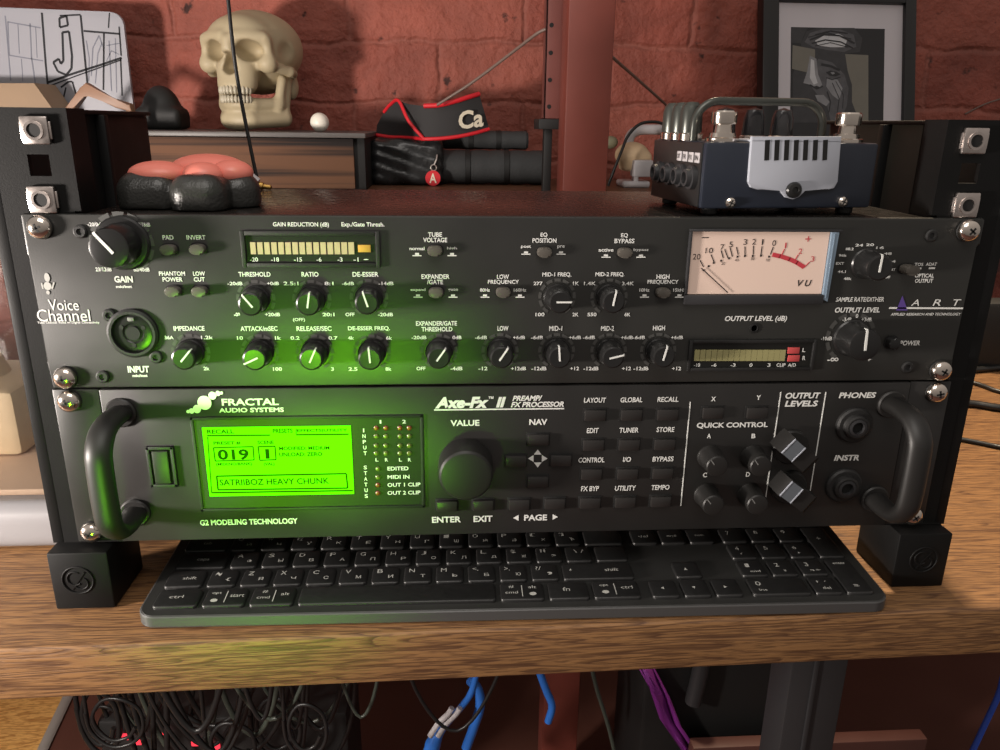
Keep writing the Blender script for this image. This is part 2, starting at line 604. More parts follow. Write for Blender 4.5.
    def strip(self, a, b, w, y=None, th=0.25):
        """A thin printed bar in the XZ plane from a to b (both (x, y, z)), w wide."""
        a, b = Vector(a), Vector(b)
        d = (b - a).normalized()
        nrm = Vector((d.z, 0, -d.x)) * (w / 2)
        o = Vector((0, th, 0))
        P = [a - nrm, b - nrm, b + nrm, a + nrm]
        Q = [p + o for p in P]
        self.faces(P + Q, [(0, 1, 2, 3), (7, 6, 5, 4), (0, 4, 5, 1), (1, 5, 6, 2), (2, 6, 7, 3), (3, 7, 4, 0)])
        return self

    def build(self, name, m, parent=None, angle=None, fix=True):
        if angle is None:
            angle = 60 if self.tubes else 25
        if fix:
            bmesh.ops.recalc_face_normals(self.bm, faces=self.bm.faces)
        off = WORLD.get(parent.name, Vector((0, 0, 0))) if parent is not None else Vector((0, 0, 0))
        if parent is not None and parent.name not in WORLD:
            off = Vector(parent.location)
        me = bpy.data.meshes.new(name)
        vs = list(self.bm.verts)
        if parent is None:
            lo = [min(v.co[i] for v in vs) for i in range(3)]
            hi = [max(v.co[i] for v in vs) for i in range(3)]
            off = Vector(((lo[0] + hi[0]) / 2000, (lo[1] + hi[1]) / 2000, (lo[2] + ZOFF) / 1000))
        for v in vs:
            v.co = Vector((v.co.x / 1000, v.co.y / 1000, (v.co.z + ZOFF) / 1000)) - off
        self.bm.to_mesh(me)
        self.bm.free()
        me.materials.append(m)
        me.shade_smooth()
        try:
            me.set_sharp_from_angle(angle=math.radians(angle))
        except Exception:
            pass
        o = bpy.data.objects.new(name, me)
        COL.objects.link(o)
        if parent is not None:
            o.parent = parent
            WORLD[o.name] = off
        else:
            o.location = off
            WORLD[o.name] = off
        return o


# ---- lettering
_glyphs = {}


def glyph(s, shear=0.0, bold=0.012, res=3):
    key = (s, shear, bold)
    if key in _glyphs:
        return _glyphs[key]
    cu = bpy.data.curves.new('t', 'FONT')
    cu.body = s
    cu.shear = shear
    cu.offset = bold
    cu.resolution_u = res
    o = bpy.data.objects.new('t', cu)
    COL.objects.link(o)
    dg = bpy.context.evaluated_depsgraph_get()
    me = bpy.data.meshes.new_from_object(o.evaluated_get(dg))
    vs = np.array([v.co[:2] for v in me.vertices]) if len(me.vertices) else np.zeros((0, 2))
    fs = [tuple(p.vertices) for p in me.polygons]
    bpy.data.objects.remove(o)
    bpy.data.curves.remove(cu)
    bpy.data.meshes.remove(me)
    if len(vs):
        lo, hi = vs.min(0), vs.max(0)
        vs = (vs - (lo + hi) / 2) / np.maximum(hi - lo, 1e-6)
    _glyphs[key] = (vs, fs)
    return _glyphs[key]


def text_at(mb, s, c, w, h, ex=(1, 0, 0), ez=(0, 0, 1), shear=0.0, bold=0.012):
    """Lettering whose inked box is w x h mm, centred at c."""
    vs, fs = glyph(s, shear, bold)
    c, ex, ez = Vector(c), Vector(ex), Vector(ez)
    mb.faces([c + ex * (x * w) + ez * (z * h) for x, z in vs], fs)


def mm_per_px(u, v, y=0.0):
    return at(u + 1, v, y)[0] - at(u, v, y)[0], at(u, v - 1, y)[2] - at(u, v, y)[2]


def T(mb, s, u, v, w, h, shear=0.0, bold=0.012, y=-0.25):
    p = at(u, v, y)
    a, b = mm_per_px(u, v, y)
    text_at(mb, s, (p[0], y, p[2]), w * a, h * b, shear=shear, bold=bold)


def L(mb, u0, v0, u1, v1, w, y=-0.3):
    a, b = at(u0, v0, y), at(u1, v1, y)
    mb.strip(a, b, w, th=0.2)


# ---- solid shapes from distance fields (naive surface nets)


def sdf_mesh(mb, fn, lo, hi, step):
    ax = [np.arange(lo[i], hi[i] + step, step) for i in range(3)]
    X, Y, Z = np.meshgrid(*ax, indexing='ij')
    D = fn(X, Y, Z)
    ins = D < 0
    n = D.shape
    cnt = np.zeros([k - 1 for k in n], int)
    acc = np.zeros([k - 1 for k in n] + [3])
    num = np.zeros([k - 1 for k in n])
    G = np.stack([X, Y, Z], -1)
    cor = [(i, j, k) for i in (0, 1) for j in (0, 1) for k in (0, 1)]
    sl = lambda c: tuple(slice(c[i], n[i] - 1 + c[i]) for i in range(3))
    for c in cor:
        cnt += ins[sl(c)]
    for i, a in enumerate(cor):
        for b in cor[i + 1:]:
            if sum(abs(p - q) for p, q in zip(a, b)) != 1:
                continue
            da, db = D[sl(a)], D[sl(b)]
            cr = (da < 0) != (db < 0)
            t = np.where(cr, da / np.where(cr, da - db, 1), 0)
            p = G[sl(a)] + (G[sl(b)] - G[sl(a)]) * t[..., None]
            acc += p * cr[..., None]
            num += cr
    act = (cnt > 0) & (cnt < 8)
    idx = -np.ones(act.shape, int)
    idx[act] = np.arange(act.sum())
    V = acc[act] / num[act][:, None]
    faces = []
    for d in range(3):
        e1, e2 = [k for k in range(3) if k != d]
        s0 = [slice(1, n[k] - 1) for k in range(3)]
        s0[d] = slice(0, n[d] - 1)
        s1 = list(s0)
        s1[d] = slice(1, n[d])
        cr = ins[tuple(s0)] != ins[tuple(s1)]
        loc = np.argwhere(cr)
        for k in range(3):
            if k != d:
                loc[:, k] += 1
        q = []
        for o1, o2 in ((0, 0), (1, 0), (1, 1), (0, 1)):
            l2 = loc.copy()
            l2[:, e1] -= o1
            l2[:, e2] -= o2
            q.append(idx[l2[:, 0], l2[:, 1], l2[:, 2]])
        faces += [tuple(r) for r in np.stack(q, 1).tolist()]
    mb.faces([Vector(v) for v in V], faces)


def ell(c, r):
    return lambda X, Y, Z: (np.sqrt(((X - c[0]) / r[0]) ** 2 + ((Y - c[1]) / r[1]) ** 2 + ((Z - c[2]) / r[2]) ** 2) - 1) * min(r)


def cap(a, b, r):
    a, b = np.array(a, float), np.array(b, float)
    ab = b - a

    def f(X, Y, Z):
        t = np.clip(((X - a[0]) * ab[0] + (Y - a[1]) * ab[1] + (Z - a[2]) * ab[2]) / (ab @ ab), 0, 1)
        return np.sqrt((X - a[0] - ab[0] * t) ** 2 + (Y - a[1] - ab[1] * t) ** 2 + (Z - a[2] - ab[2] * t) ** 2) - r
    return f


def rbox(c, h, r):
    def f(X, Y, Z):
        q = [np.abs(X - c[0]) - h[0] + r, np.abs(Y - c[1]) - h[1] + r, np.abs(Z - c[2]) - h[2] + r]
        o = np.sqrt(sum(np.maximum(k, 0) ** 2 for k in q))
        return o + np.minimum(np.maximum(np.maximum(q[0], q[1]), q[2]), 0) - r
    return f


def sunion(fs, k):
    def f(X, Y, Z):
        d = fs[0](X, Y, Z)
        for g in fs[1:]:
            e = g(X, Y, Z)
            h = np.clip(0.5 + 0.5 * (e - d) / k, 0, 1)
            d = e * (1 - h) + d * h - k * h * (1 - h)
        return d
    return f


def ssub(f0, fs, k):
    def f(X, Y, Z):
        d = f0(X, Y, Z)
        for g in fs:
            e = -g(X, Y, Z)
            h = np.clip(0.5 - 0.5 * (e - d) / k, 0, 1)
            d = e * (1 - h) + d * h + k * h * (1 - h)
        return d
    return f


# ------------------------------------------------------------------ the setting
TOP = -37.5                      # table top
FLOOR = -787.5

b = MB()
b.box((-1800, 892, FLOOR), (2000, 1010, 1500))
tag(b.build('wall_back', M['brick']), kind='structure')
b = MB()
b.box((-1800, -1600, FLOOR - 20), (2000, 892, FLOOR))
tag(b.build('floor', M['terracotta']), kind='structure')
b = MB()
p0, p1 = atz(62, 702, FLOOR + 3), atz(38, 752, FLOOR + 3)
dv = (Vector(p1) - Vector(p0))
q0, q1 = Vector(p0) - dv * 1.0, Vector(p1) + dv * 3
b.faces([(-1790, q0.y, FLOOR + 3), (q0.x, q0.y, FLOOR + 3), (q1.x, q1.y, FLOOR + 3), (-1790, q1.y, FLOOR + 3),
         (-1790, q0.y, FLOOR), (q0.x, q0.y, FLOOR), (q1.x, q1.y, FLOOR), (-1790, q1.y, FLOOR)],
        [(0, 1, 2, 3), (7, 6, 5, 4), (0, 4, 5, 1), (1, 5, 6, 2), (2, 6, 7, 3), (3, 7, 4, 0)])
tag(b.build('floor_planks', M['floorwood']), kind='structure')
b = MB()
b.tube([q0 + Vector((6, 0, 1)), q1 + Vector((6, 0, 1))], 9, 8, smooth=1, rb=5, up=(1, 0, 0))
tag(b.build('trim_1', M['stripgrey']), kind='structure')
# ------------------------------------------------------------------ table
tx = lambda x: -42 + (x + 268) * 0.0203     # its front edge runs slightly askew of the rack
table = empty('table', (0, 200, FLOOR), 'oak slab table carrying the rack and the keyboard, open grain', 'table')
b = MB()
P = [(-900, tx(-900)), (1000, tx(1000)), (1000, 440), (-900, 440)]
a0 = [b.bm.verts.new((x, y, TOP)) for x, y in P]
a1 = [b.bm.verts.new((x, y, TOP - 32)) for x, y in P]
b.bm.faces.new(a0)
b.bm.faces.new(list(reversed(a1)))
for k in range(4):
    b.bm.faces.new([a0[k], a1[k], a1[(k + 1) % 4], a0[(k + 1) % 4]])
bmesh.ops.bevel(b.bm, geom=list(b.bm.edges), offset=3, segments=3, affect='EDGES', profile=0.5)
b.build('table_top', M['oak'], table)
for lx, ly in ((292, 190), (-860, 60), (-860, 400), (930, 400)):
    b = MB()
    b.box((lx - 26, ly - 20, FLOOR), (lx + 26, ly + 20, TOP - 32), 2)
    b.box((lx - 6, ly - 22.5, FLOOR), (lx - 2, ly - 19.5, TOP - 32), 0.8)
    b.build('leg', M['darkgrey'], table)

# ------------------------------------------------------------------ shelf behind the table, post, rail
SH = 136.0
shelf = empty('wall_shelf', (0, 750, SH - 20), 'long brown wooden shelf on the brick wall behind the rack', 'shelf')
b = MB()
b.box((-900, 612, SH - 20), (1000, 892, SH), 1.5)
b.build('shelf_board', M['shelfwood'], shelf)
for x in (-800, -250, 400, 900):
    b = MB()
    b.box((x - 10, 640, SH - 30), (x + 10, 893, SH - 20), 1)
    b.box((x - 10, 880, SH - 150), (x + 10, 893, SH - 20), 1)
    b.build('bracket', M['redrail'], shelf)

PY = 535.0
pl, pr = at(567, 60, PY), at(613, 60, PY)
b = MB()
b.box((pl[0], PY, FLOOR), (pr[0], PY + 52, 1500), 2.0)
tag(b.build('wooden_post', M['redpost']), 'red-brown painted square wooden post in front of the brick wall', 'post')
RY = 592.0
rl, rr_ = at(545, 60, RY), at(566, 60, RY)
rz = at(555, 119, RY)[2]
rail = empty('perforated_rail', (rl[0], RY, rz), 'red-brown perforated steel rail beside the wooden post', 'rail')
b = MB()
rx0, rx1 = rl[0], rr_[0] + 4
b.box((rx0, RY, rz), (rx1, RY + 3, 1500), 0.5)
b.box((rx0, RY, rz), (rx0 + 2.5, RY + 22, 1500), 0.5)
b.build('rail_plate', M['redrail'], rail)
b = MB()
z = rz + 14
k = 0
while z < rz + 190:
    for fx in (0.26, 0.86):
        xx = rx0 + (rx1 - 4 - rx0) * fx
        b.cyl((xx, RY - 0.4, z), (xx, RY + 0.6, z), 2.6, n=12)
    z += 30
b.build('rail_holes', M['slot'], rail)
b = MB()
b.box((rx0 - 6, RY - 6, rz - 12), (rx1, RY + 50, rz), 1)
b.box((rx0 + 2, RY + 4, SH), (rx0 + 12, RY + 20, rz - 12), 1)
b.build('rail_bracket', M['black'], rail)

b = MB()
b.tube([at(437, 105, 705), at(470, 84, 690), at(505, 58, 650), at(535, 35, 605), at(546, 29, 596)], 1.9, 8)
tag(b.build('hanging_cable', M['rod']), 'thin grey cord slanting from the perforated rail down to the camera strap', 'cable')
b = MB()
b.tube([at(612, 57, 580), at(636, 78, 690), at(664, 103, 800), at(676, 116, 888)], 1.9, 8)
tag(b.build('hanging_cable', M['rod']), 'thin pale cord slanting from the wooden post behind the pedal', 'cable')
b = MB()
b.tube([at(1080, 60, 884), at(1012, 94, 886), at(985, 104, 888), at(965, 114, 890.5)], 1.2, 8)
tag(b.build('hanging_cable', M['rod']), 'thin pale cord on the bricks above the right rack rail', 'cable')

# ------------------------------------------------------------------ cabinet, skull and other things on the shelf
c0, c1 = at(100, 138, 645), at(353, 138, 645)
cz = 207.0
cab = empty('low_cabinet', (-300, 730, SH), 'low dark cabinet with striped wood front under the skull', 'cabinet')
b = MB()
b.box((-480, 636, cz - 6), (-140, 880, cz), 1)
b.build('cabinet_top', M['graytop'], cab)
b = MB()
b.box((-478, 652, SH), (-143, 878, cz - 6), 1)
b.build('cabinet_body', M['black'], cab)
b = MB()
b.box((-478, 645, SH + 2), (c1[0], 651.5, cz - 7), 0.8)
b.build('front_board', M['zebra'], cab)

# skull (own frame: chin at z 0, face towards -y), about three quarters of life size
SS, SY = 0.785, math.radians(-15)
SO = Vector((-300, 760, cz + 0.5))


def sk(v):
    x, y, z = v
    c, s = math.cos(SY), math.sin(SY)
    return SO + Vector((c * x - s * y, s * x + c * y, z)) * SS


skull = empty('skull', SO, 'life-like bone coloured skull grinning on the striped cabinet', 'skull')
sym = lambda f, c, r: [f((c[0], c[1], c[2]), r), f((-c[0], c[1], c[2]), r)]
capsym = lambda a, d, r: [cap(a, d, r), cap((-a[0], a[1], a[2]), (-d[0], d[1], d[2]), r)]
solid = sunion([ell((0, 16, 134), (76, 92, 62)), ell((0, -40, 142), (55, 38, 40)), ell((0, 20, 94), (56, 62, 34)),
                ell((0, -55, 92), (35, 28, 36)), ell((0, -60, 71), (31, 26, 15))]
               + capsym((12, -75, 146), (52, -56, 145), 8.5) + sym(ell, (53, -50, 106), (16, 15, 15))
               + capsym((55, -52, 140), (57, -50, 112), 7) + sym(ell, (54, 30, 74), (12, 16, 22))
               + capsym((3, -81, 126), (0, -80, 140), 6), 8)
zyg = sunion(capsym((56, -46, 103), (72, -10, 96), 8) + capsym((72, -10, 96), (66, 16, 94), 7.5), 5)
cran = ssub(solid, sym(ell, (31, -72, 125), (20.5, 40, 16.5)) + [ell((0, -84, 106), (9.5, 38, 17)), ell((0, -84, 98), (13.5, 34, 9))]
            + sym(ell, (77, -24, 124), (13, 26, 24)) + sym(ell, (60, -28, 76), (19, 28, 13)), 3.5)
allc = sunion([cran, zyg], 4)
b = MB()
tmp = MB()
sdf_mesh(tmp, allc, (-90, -102, 46), (90, 114, 202), 2.5)
tv = {v: i for i, v in enumerate(tmp.bm.verts)}
b.faces([sk(v.co) for v in tmp.bm.verts], [[tv[v] for v in f.verts] for f in tmp.bm.faces])
tmp.bm.free()
b.build('cranium', M['bone'], skull, angle=80)
jaw = sunion([ell((0, -62, 17), (28, 17, 17)), ell((0, -58, 42), (29, 22, 14))]
             + capsym((20, -58, 17), (53, -4, 20), 14) + capsym((24, -54, 42), (50, -12, 44), 10)
             + capsym((53, -2, 28), (57, 10, 92), 9) + capsym((51, -18, 40), (55, -6, 84), 8), 7)
jaw = ssub(jaw, [ell((0, -6, 26), (33, 38, 44))], 4)
b = MB()
tmp = MB()
sdf_mesh(tmp, jaw, (-80, -92, -4), (80, 36, 108), 2.5)
tv = {v: i for i, v in enumerate(tmp.bm.verts)}
b.faces([sk(v.co) for v in tmp.bm.verts], [[tv[v] for v in f.verts] for f in tmp.bm.faces])
tmp.bm.free()
b.build('jaw', M['bone'], skull, angle=80)
for row, z0, z1 in ((0, 57, 71), (1, 43, 56.5)):
    for k in range(12):
        t = math.radians(-80 + 160 * (k + 0.5) / 12)
        rx, ry = 27.5 - row, 26.5 - row
        x, y = rx * math.sin(t), -60 - ry * math.cos(t)
        w = (3.4, 3.0, 3.2, 3.4, 3.4, 3.4)[int(abs(k - 5.5))]
        b = MB()
        tmp = MB()
        tmp.sphere((x, y, (z0 + z1) / 2), 1.0, 10, (w, 3.4, (z1 - z0) / 2))
        tv = {v: i for i, v in enumerate(tmp.bm.verts)}
        b.faces([sk(v.co) for v in tmp.bm.verts], [[tv[v] for v in f.verts] for f in tmp.bm.faces])
        tmp.bm.free()
        b.build('tooth', M['tooth'], skull, angle=80)

bp_ = at(320, 128, 700)
b = MB()
b.sphere((bp_[0], 700, cz + 12.2), 12.2, 28)
tag(b.build('ball', M['ball']), 'small white ball beside the skull on the striped cabinet', 'ball')

# black bag, rolls, strap, key tag
BY = 735.0
l0, l1 = at(370, 140, BY), at(442, 190, BY)
b = MB()
f = sunion([rbox(((l0[0] + l1[0]) / 2, BY + 55, (SH + l0[2]) / 2 + 1), ((l1[0] - l0[0]) / 2 + 2, 58, (l0[2] - SH) / 2 + 1), 12)], 1)
fw = lambda X, Y, Z: f(X, Y, Z) + 1.6 * np.sin(X * 0.13 + Z * 0.22) * np.sin(Z * 0.17 + Y * 0.11)
sdf_mesh(b, fw, (l0[0] - 12, BY - 12, SH - 4), (l1[0] + 12, BY + 122, l0[2] + 14), 3)
tag(b.build('camera_bag', M['bag'], angle=80), 'glossy black vinyl bag under the camera strap', 'bag')
for (u0, v0, u1, v1, nm, yy, lb) in ((428, 152, 550, 188, 'rolled_mat', BY + 8, 'black rolled mat lying beside the glossy bag, lower of the two'),
                                     (442, 131, 529, 151, 'rolled_mat', BY + 45, 'short black rolled mat, upper of the two behind the strap')):
    A, B = at(u0, v0, yy), at(u1, v1, yy)
    r = (A[2] - B[2]) / 2
    zc = (A[2] + B[2]) / 2
    if nm and v0 == 152:
        zc = SH + r + 0.3
        zlow = zc + r
    else:
        zc = zlow + r * 0.98
    root = empty(nm, ((A[0] + B[0]) / 2, yy + r, zc - r), lb, 'rolled mat', 'rolled mats by the bag')
    b = MB()
    prof = [(0, 0), (r * 0.8, 0.6), (r, 4)]
    n = 18
    for k in range(1, n):
        prof.append((r * (1 if k % 3 else 0.955), 4 + (B[0] - A[0] - 8) * k / n))
    prof += [(r, B[0] - A[0] - 4), (r * 0.8, B[0] - A[0] - 0.6), (0, B[0] - A[0])]
    b.lathe((A[0], yy + r, zc), (1, 0, 0), prof, 32, cap=False)
    b.build('roll', M['roll'], root)
    for s in (0.3, 0.62):
        b = MB()
        xx = A[0] + (B[0] - A[0]) * s
        b.lathe((xx, yy + r, zc), (1, 0, 0), [(r * 1.0, 0), (r * 1.03, 0.5), (r * 1.03, 7), (r * 1.0, 7.5)], 32, cap=False)
        b.build('band', M['black'], root)

strap = empty('camera_strap', (at(430, 138, BY)[0], BY, l0[2]), 'black camera strap with red piping and cream letters curling on the bag', 'strap')
ST = [(489, 129, 479, 94, 738), (475, 133, 469, 97, 729), (458, 136.5, 456, 101, 723), (440, 138.5, 440, 105, 721), (424, 139, 424, 106, 725),
      (419, 138.5, 408, 104, 735), (413, 138, 399, 101, 748), (403, 137.5, 391, 104, 765), (390, 137, 384, 112, 780), (376, 135, 377, 125, 790)]
bt = [Vector(at(u0, v0, y)) for u0, v0, u1, v1, y in ST]
tp = [Vector(at(u1, v1, y)) for u0, v0, u1, v1, y in ST]
b = MB()
vsf = []
for A, B in zip(bt, tp):
    vsf += [A, B, A + Vector((0.5, 2.5, 0)), B + Vector((0.5, 2.5, 0))]
fsf = []
for i in range(len(bt) - 1):
    o = 4 * i
    fsf += [(o, o + 4, o + 5, o + 1), (o + 2, o + 3, o + 7, o + 6), (o + 1, o + 5, o + 7, o + 3), (o, o + 2, o + 6, o + 4)]
b.faces(vsf, fsf)
b.build('webbing', M['strap'], strap, angle=60)
b = MB()
b.tube([p + Vector((0, -1, 0)) for p in bt], 2.6, 8)
b.build('piping', M['red'], strap)
b = MB()
b.tube([p + Vector((0, -0.5, 0)) for p in tp[:5]], 3.2, 8)
b.build('piping', M['red'], strap)
b = MB()
b.tube([bt[4] + Vector((0, -1.5, 0)), (bt[5] * 0.5 + tp[5] * 0.5) + Vector((-6, -9, 0)), tp[6] + Vector((0, -2, 0)), tp[7], tp[8]], 2.4, 8)
b.build('piping', M['red'], strap)
b = MB()
pc = Vector(at(471, 119, 726))
text_at(b, 'Ca', pc + Vector((0, -2.5, 0)), 37, 24, ex=(0.93, 0.30, 0.13), ez=(0, 0, 1), bold=0.03)
b.build('lettering', M['cream'], strap)

kt = Vector(at(433, 184, BY - 12))
tagk = empty('key_tag', (kt.x, BY - 6, SH), 'round red key tag with pale letter hanging off the black bag', 'key tag')
b = MB()
b.cyl((kt.x, BY - 11, SH + 11), (kt.x, BY - 7, SH + 11), 10.5, n=28)
b.build('disc', M['red'], tagk)
b = MB()
text_at(b, 'A', (kt.x, BY - 11.3, SH + 11), 10, 13, bold=0.02)
b.build('lettering', M['cream'], tagk)
b = MB()
b.torus((kt.x + 1, BY - 9, SH + 25), 4, 0.8)
b.tube([(kt.x + 2, BY - 9, SH + 29), (kt.x + 5, BY - 7, SH + 36), (kt.x + 6, BY - 4, SH + 42)], 1.4, 8)
b.build('ring', M['steel'], tagk)

# white board with a drawing
BDY = 800.0
brd = empty('drawing_board', (at(60, 95, BDY)[0], BDY, SH), 'white rounded board with black line drawing and a big letter j', 'board')
tl, trp, brp = at(-60, 6, BDY), at(122, 12, BDY), at(132, 97, BDY)
b = MB()
poly = [(tl[0], SH), (tl[0], tl[2] + 2)]
for k in range(7):
    t = math.pi / 2 * (1 - k / 6)
    poly.append((trp[0] - 16 + 16 * math.cos(t), trp[2] - 16 + 16 * math.sin(t)))
poly += [(brp[0], brp[2]), (brp[0] + 2, SH)]
b.prism(poly, BDY, BDY + 6, 1.2)
b.build('panel', M['board'], brd)
b = MB()
Y1 = BDY - 0.5


def L2(mb, pts, w, closed=False):
    q = [at(u, v, Y1) for u, v in pts]
    if closed:
        q.append(q[0])
    for i in range(len(q) - 1):
        mb.strip(q[i], q[i + 1], w, th=0.3)


c_ = lambda pts: [(x * 0.2533, y * 0.2533) for x, y in pts]
L2(b, c_([(165, 50), (180, 250), (195, 405)]), 2.6)
L2(b, c_([(318, 60), (345, 330)]), 2.6)
L2(b, c_([(236, 62), (318, 58)]), 2.0)
L2(b, c_([(262, 62), (268, 100), (236, 108), (234, 72)]), 2.6, True)
L2(b, c_([(246, 128), (250, 240), (240, 252), (232, 232), (210, 246), (228, 282), (262, 296), (282, 270), (284, 220), (272, 124)]), 2.8, True)
L2(b, c_([(190, 325), (290, 290), (400, 255), (480, 228)]), 2.8)
L2(b, c_([(192, 340), (300, 300), (480, 236)]), 1.6)
L2(b, c_([(330, 122), (474, 134)]), 2.4)
L2(b, c_([(470, 105), (478, 220)]), 2.0)
L2(b, c_([(432, 50), (428, 110)]), 1.6)
L2(b, c_([(410, 130), (408, 355)]), 2.2)
L2(b, c_([(476, 230), (482, 378)]), 2.0)
L2(b, c_([(240, 345), (270, 322), (285, 322), (300, 372)]), 2.2)
L2(b, c_([(260, 345), (248, 396)]), 1.8)
b.build('ink_drawing', M['ink'], brd)
b = MB()
L2(b, c_([(20, 62), (42, 318)]), 1.4)
L2(b, c_([(30, 86), (160, 110)]), 1.6)
L2(b, c_([(30, 86), (36, 218)]), 1.4)
L2(b, c_([(118, 92), (124, 228), (140, 335)]), 1.6)
L2(b, c_([(36, 218), (170, 240)]), 1.6)
L2(b, c_([(70, 96), (76, 212)]), 0.8)
L2(b, c_([(140, 105), (146, 228)]), 0.8)
L2(b, c_([(84, 232), (90, 322)]), 0.8)
L2(b, c_([(340, 160), (352, 230), (350, 320)]), 1.2)
L2(b, c_([(360, 300), (366, 190), (390, 140), (412, 200)]), 1.4)
L2(b, c_([(376, 330), (386, 210), (402, 170)]), 1.2)
L2(b, c_([(430, 160), (440, 360)]), 1.4)
L2(b, c_([(455, 150), (460, 365)]), 1.2)
L2(b, c_([(420, 180), (474, 170)]), 1.2)
L2(b, c_([(420, 240), (440, 200), (470, 215)]), 1.0)
b.build('pencil_drawing', M['inkgrey'], brd)

CY = 735.0
b = MB()
pts = [at(-40, 83, CY), at(34, 83, CY), at(52, 108, CY), at(-40, 112, CY)]
poly = [(p[0], p[2]) for p in pts]
b.box((pts[0][0], CY + 4, SH), (pts[2][0] - 2, CY + 56, pts[2][2] - 8), 1)
b.prism([(poly[0][0], poly[0][1]), (poly[1][0], poly[1][1]), (poly[2][0], poly[2][1]), (poly[2][0], poly[2][1] - 10), (poly[3][0], poly[2][1] - 10)], CY, CY + 58, 1)
tag(b.build('cardboard_box', M['card']), 'tan cardboard box top in front of the drawing board', 'box')
b = MB()
HP = [(66, 110), (72, 103), (82, 88), (88, 83), (96, 88), (112, 98), (132, 104), (134, 112), (118, 108), (104, 101), (92, 95), (86, 95), (80, 104), (74, 112)]
poly = [(at(u, v, CY - 40)[0], at(u, v, CY - 40)[2]) for u, v in HP]
b.prism(poly, CY - 48, CY - 34, 2)
zb = min(p[1] for p in poly)
for xx in (poly[0][0] + 3, poly[7][0] - 8):
    b.box((xx, CY - 46, SH), (xx + 8, CY - 36, zb + 5), 1)
tag(b.build('wooden_stand', M['hangerwood']), 'tan arched wooden stand in front of the drawing board', 'stand')
b = MB()
pa, pb_ = at(134, 130, 740), at(180, 85, 740)
cx_ = (pa[0] + pb_[0]) / 2
hh = pb_[2] - cz
dome = sunion([ell((cx_, 760, cz + hh * 0.35), (26, 24, hh * 0.65)), rbox((cx_, 760, cz + hh * 0.25), (30, 26, hh * 0.25), 8)], 8)
sdf_mesh(b, lambda X, Y, Z: np.maximum(dome(X, Y, Z), cz + 0.3 - Z), (cx_ - 42, 725, cz - 4), (cx_ + 42, 800, pb_[2] + 8), 2.5)
tag(b.build('headphone_pouch', M['black'], angle=80), 'dark domed pouch beside the drawing board', 'pouch')

# framed photograph
FY, TILT = 786.0, math.radians(15.5)             # leans back against the bricks


def fl(u, v):
    d = ROT @ np.array([(u - 500) / F_PX, -(v - 375) / F_PX, -1.0])
    k = math.tan(TILT)
    t = (FY + (CAM[2] - SH) * k - CAM[1]) / (d[1] - d[2] * k)
    q = CAM + d * t
    return np.array([q[0], FY, SH + (q[2] - SH) / math.cos(TILT)])


pic = empty('picture_frame', (fl(840, 60)[0], FY, SH), 'black framed portrait photograph of an old face leaning on the bricks', 'picture')
ox0, ox1 = fl(763, 60)[0], fl(916, 60)[0]
ix0, ix1 = fl(779, 60)[0], fl(905, 60)[0]
ztop, zin = fl(840, -6)[2], fl(840, 1.5)[2]
b = MB()
for lo, hi in (((ox0, SH), (ix0, ztop)), ((ix1, SH), (ox1, ztop)), ((ix0, zin), (ix1, ztop)), ((ix0, SH), (ix1, SH + 14))):
    b.box((lo[0], FY, lo[1]), (hi[0], FY + 24, hi[1]), 1.2)
b.build('frame', M['frameblack'], pic)
b = MB()
b.box((ix0 - 2, FY + 8, SH + 6), (ix1 + 2, FY + 12, zin + 3))
b.build('mat_board', M['matboard'], pic)
PX0, PX1 = fl(793, 60)[0], fl(887, 60)[0]
PZ1 = fl(840, 26)[2]
b = MB()
b.box((PX0, FY + 7.4, SH + 45), (PX1, FY + 8.2, PZ1))
ph = b.build('photograph', M['photodark'], pic)
g = lambda x, y: fl(760 + x * 0.1733, y * 0.1733)


def patch(name, pts, m, dy, parent):
    mb = MB()
    q = [g(x, y) for x, y in pts]
    mb.faces([(p[0], FY + 7.4 - dy, p[2]) for p in q], [list(range(len(q)))])
    return mb.build(name, m, parent)


for nm_, k_, pts_ in (
        ('hat_shade', 'photo2', [(196, 150), (290, 150), (262, 200), (250, 240), (196, 235)]),
        ('painted_reflection_right', 'paintedglare', [(480, 300), (640, 308), (640, 700), (590, 700), (545, 600), (545, 480), (500, 400), (470, 340)]),  # reflection in the glass painted over the print, right part
        ('face_shade', 'photo2', [(250, 240), (280, 170), (350, 150), (560, 150), (605, 210), (590, 290), (505, 300), (520, 400), (545, 480), (545, 580), (590, 700), (200, 700), (200, 420), (240, 330)]),
        ('forehead_tone', 'photo3', [(270, 232), (300, 180), (370, 158), (480, 160), (555, 190), (570, 260), (500, 290), (400, 278), (320, 262)]),
        ('forehead_light', 'photolight', [(330, 225), (390, 190), (470, 185), (520, 215), (500, 262), (420, 262), (350, 252)]),
        ('cheek_tone', 'photo3', [(350, 330), (430, 350), (500, 420), (525, 500), (515, 600), (480, 690), (420, 690), (400, 600), (345, 540), (300, 480), (310, 390)]),
        ('cheek_light', 'photomid', [(400, 440), (460, 450), (490, 500), (470, 570), (430, 540), (395, 490)]),
        ('painted_reflection_left', 'paintedglare', [(200, 250), (330, 275), (330, 400), (290, 410), (196, 388)]),  # left part of the painted glass reflection
        ('nose_tone', 'photomid', [(300, 310), (338, 330), (348, 420), (372, 480), (345, 505), (300, 480), (262, 470), (285, 400)]),
        ('nose_light', 'photolight', [(306, 330), (325, 340), (330, 420), (345, 470), (322, 480), (300, 440)]),
        ('mouth_tone', 'photomid', [(330, 540), (380, 540), (415, 580), (395, 605), (345, 575)])):
    patch(nm_, [p for p in pts_], M[k_], 0.15 + 0.04 * len(ph.children), ph)
mb = MB()


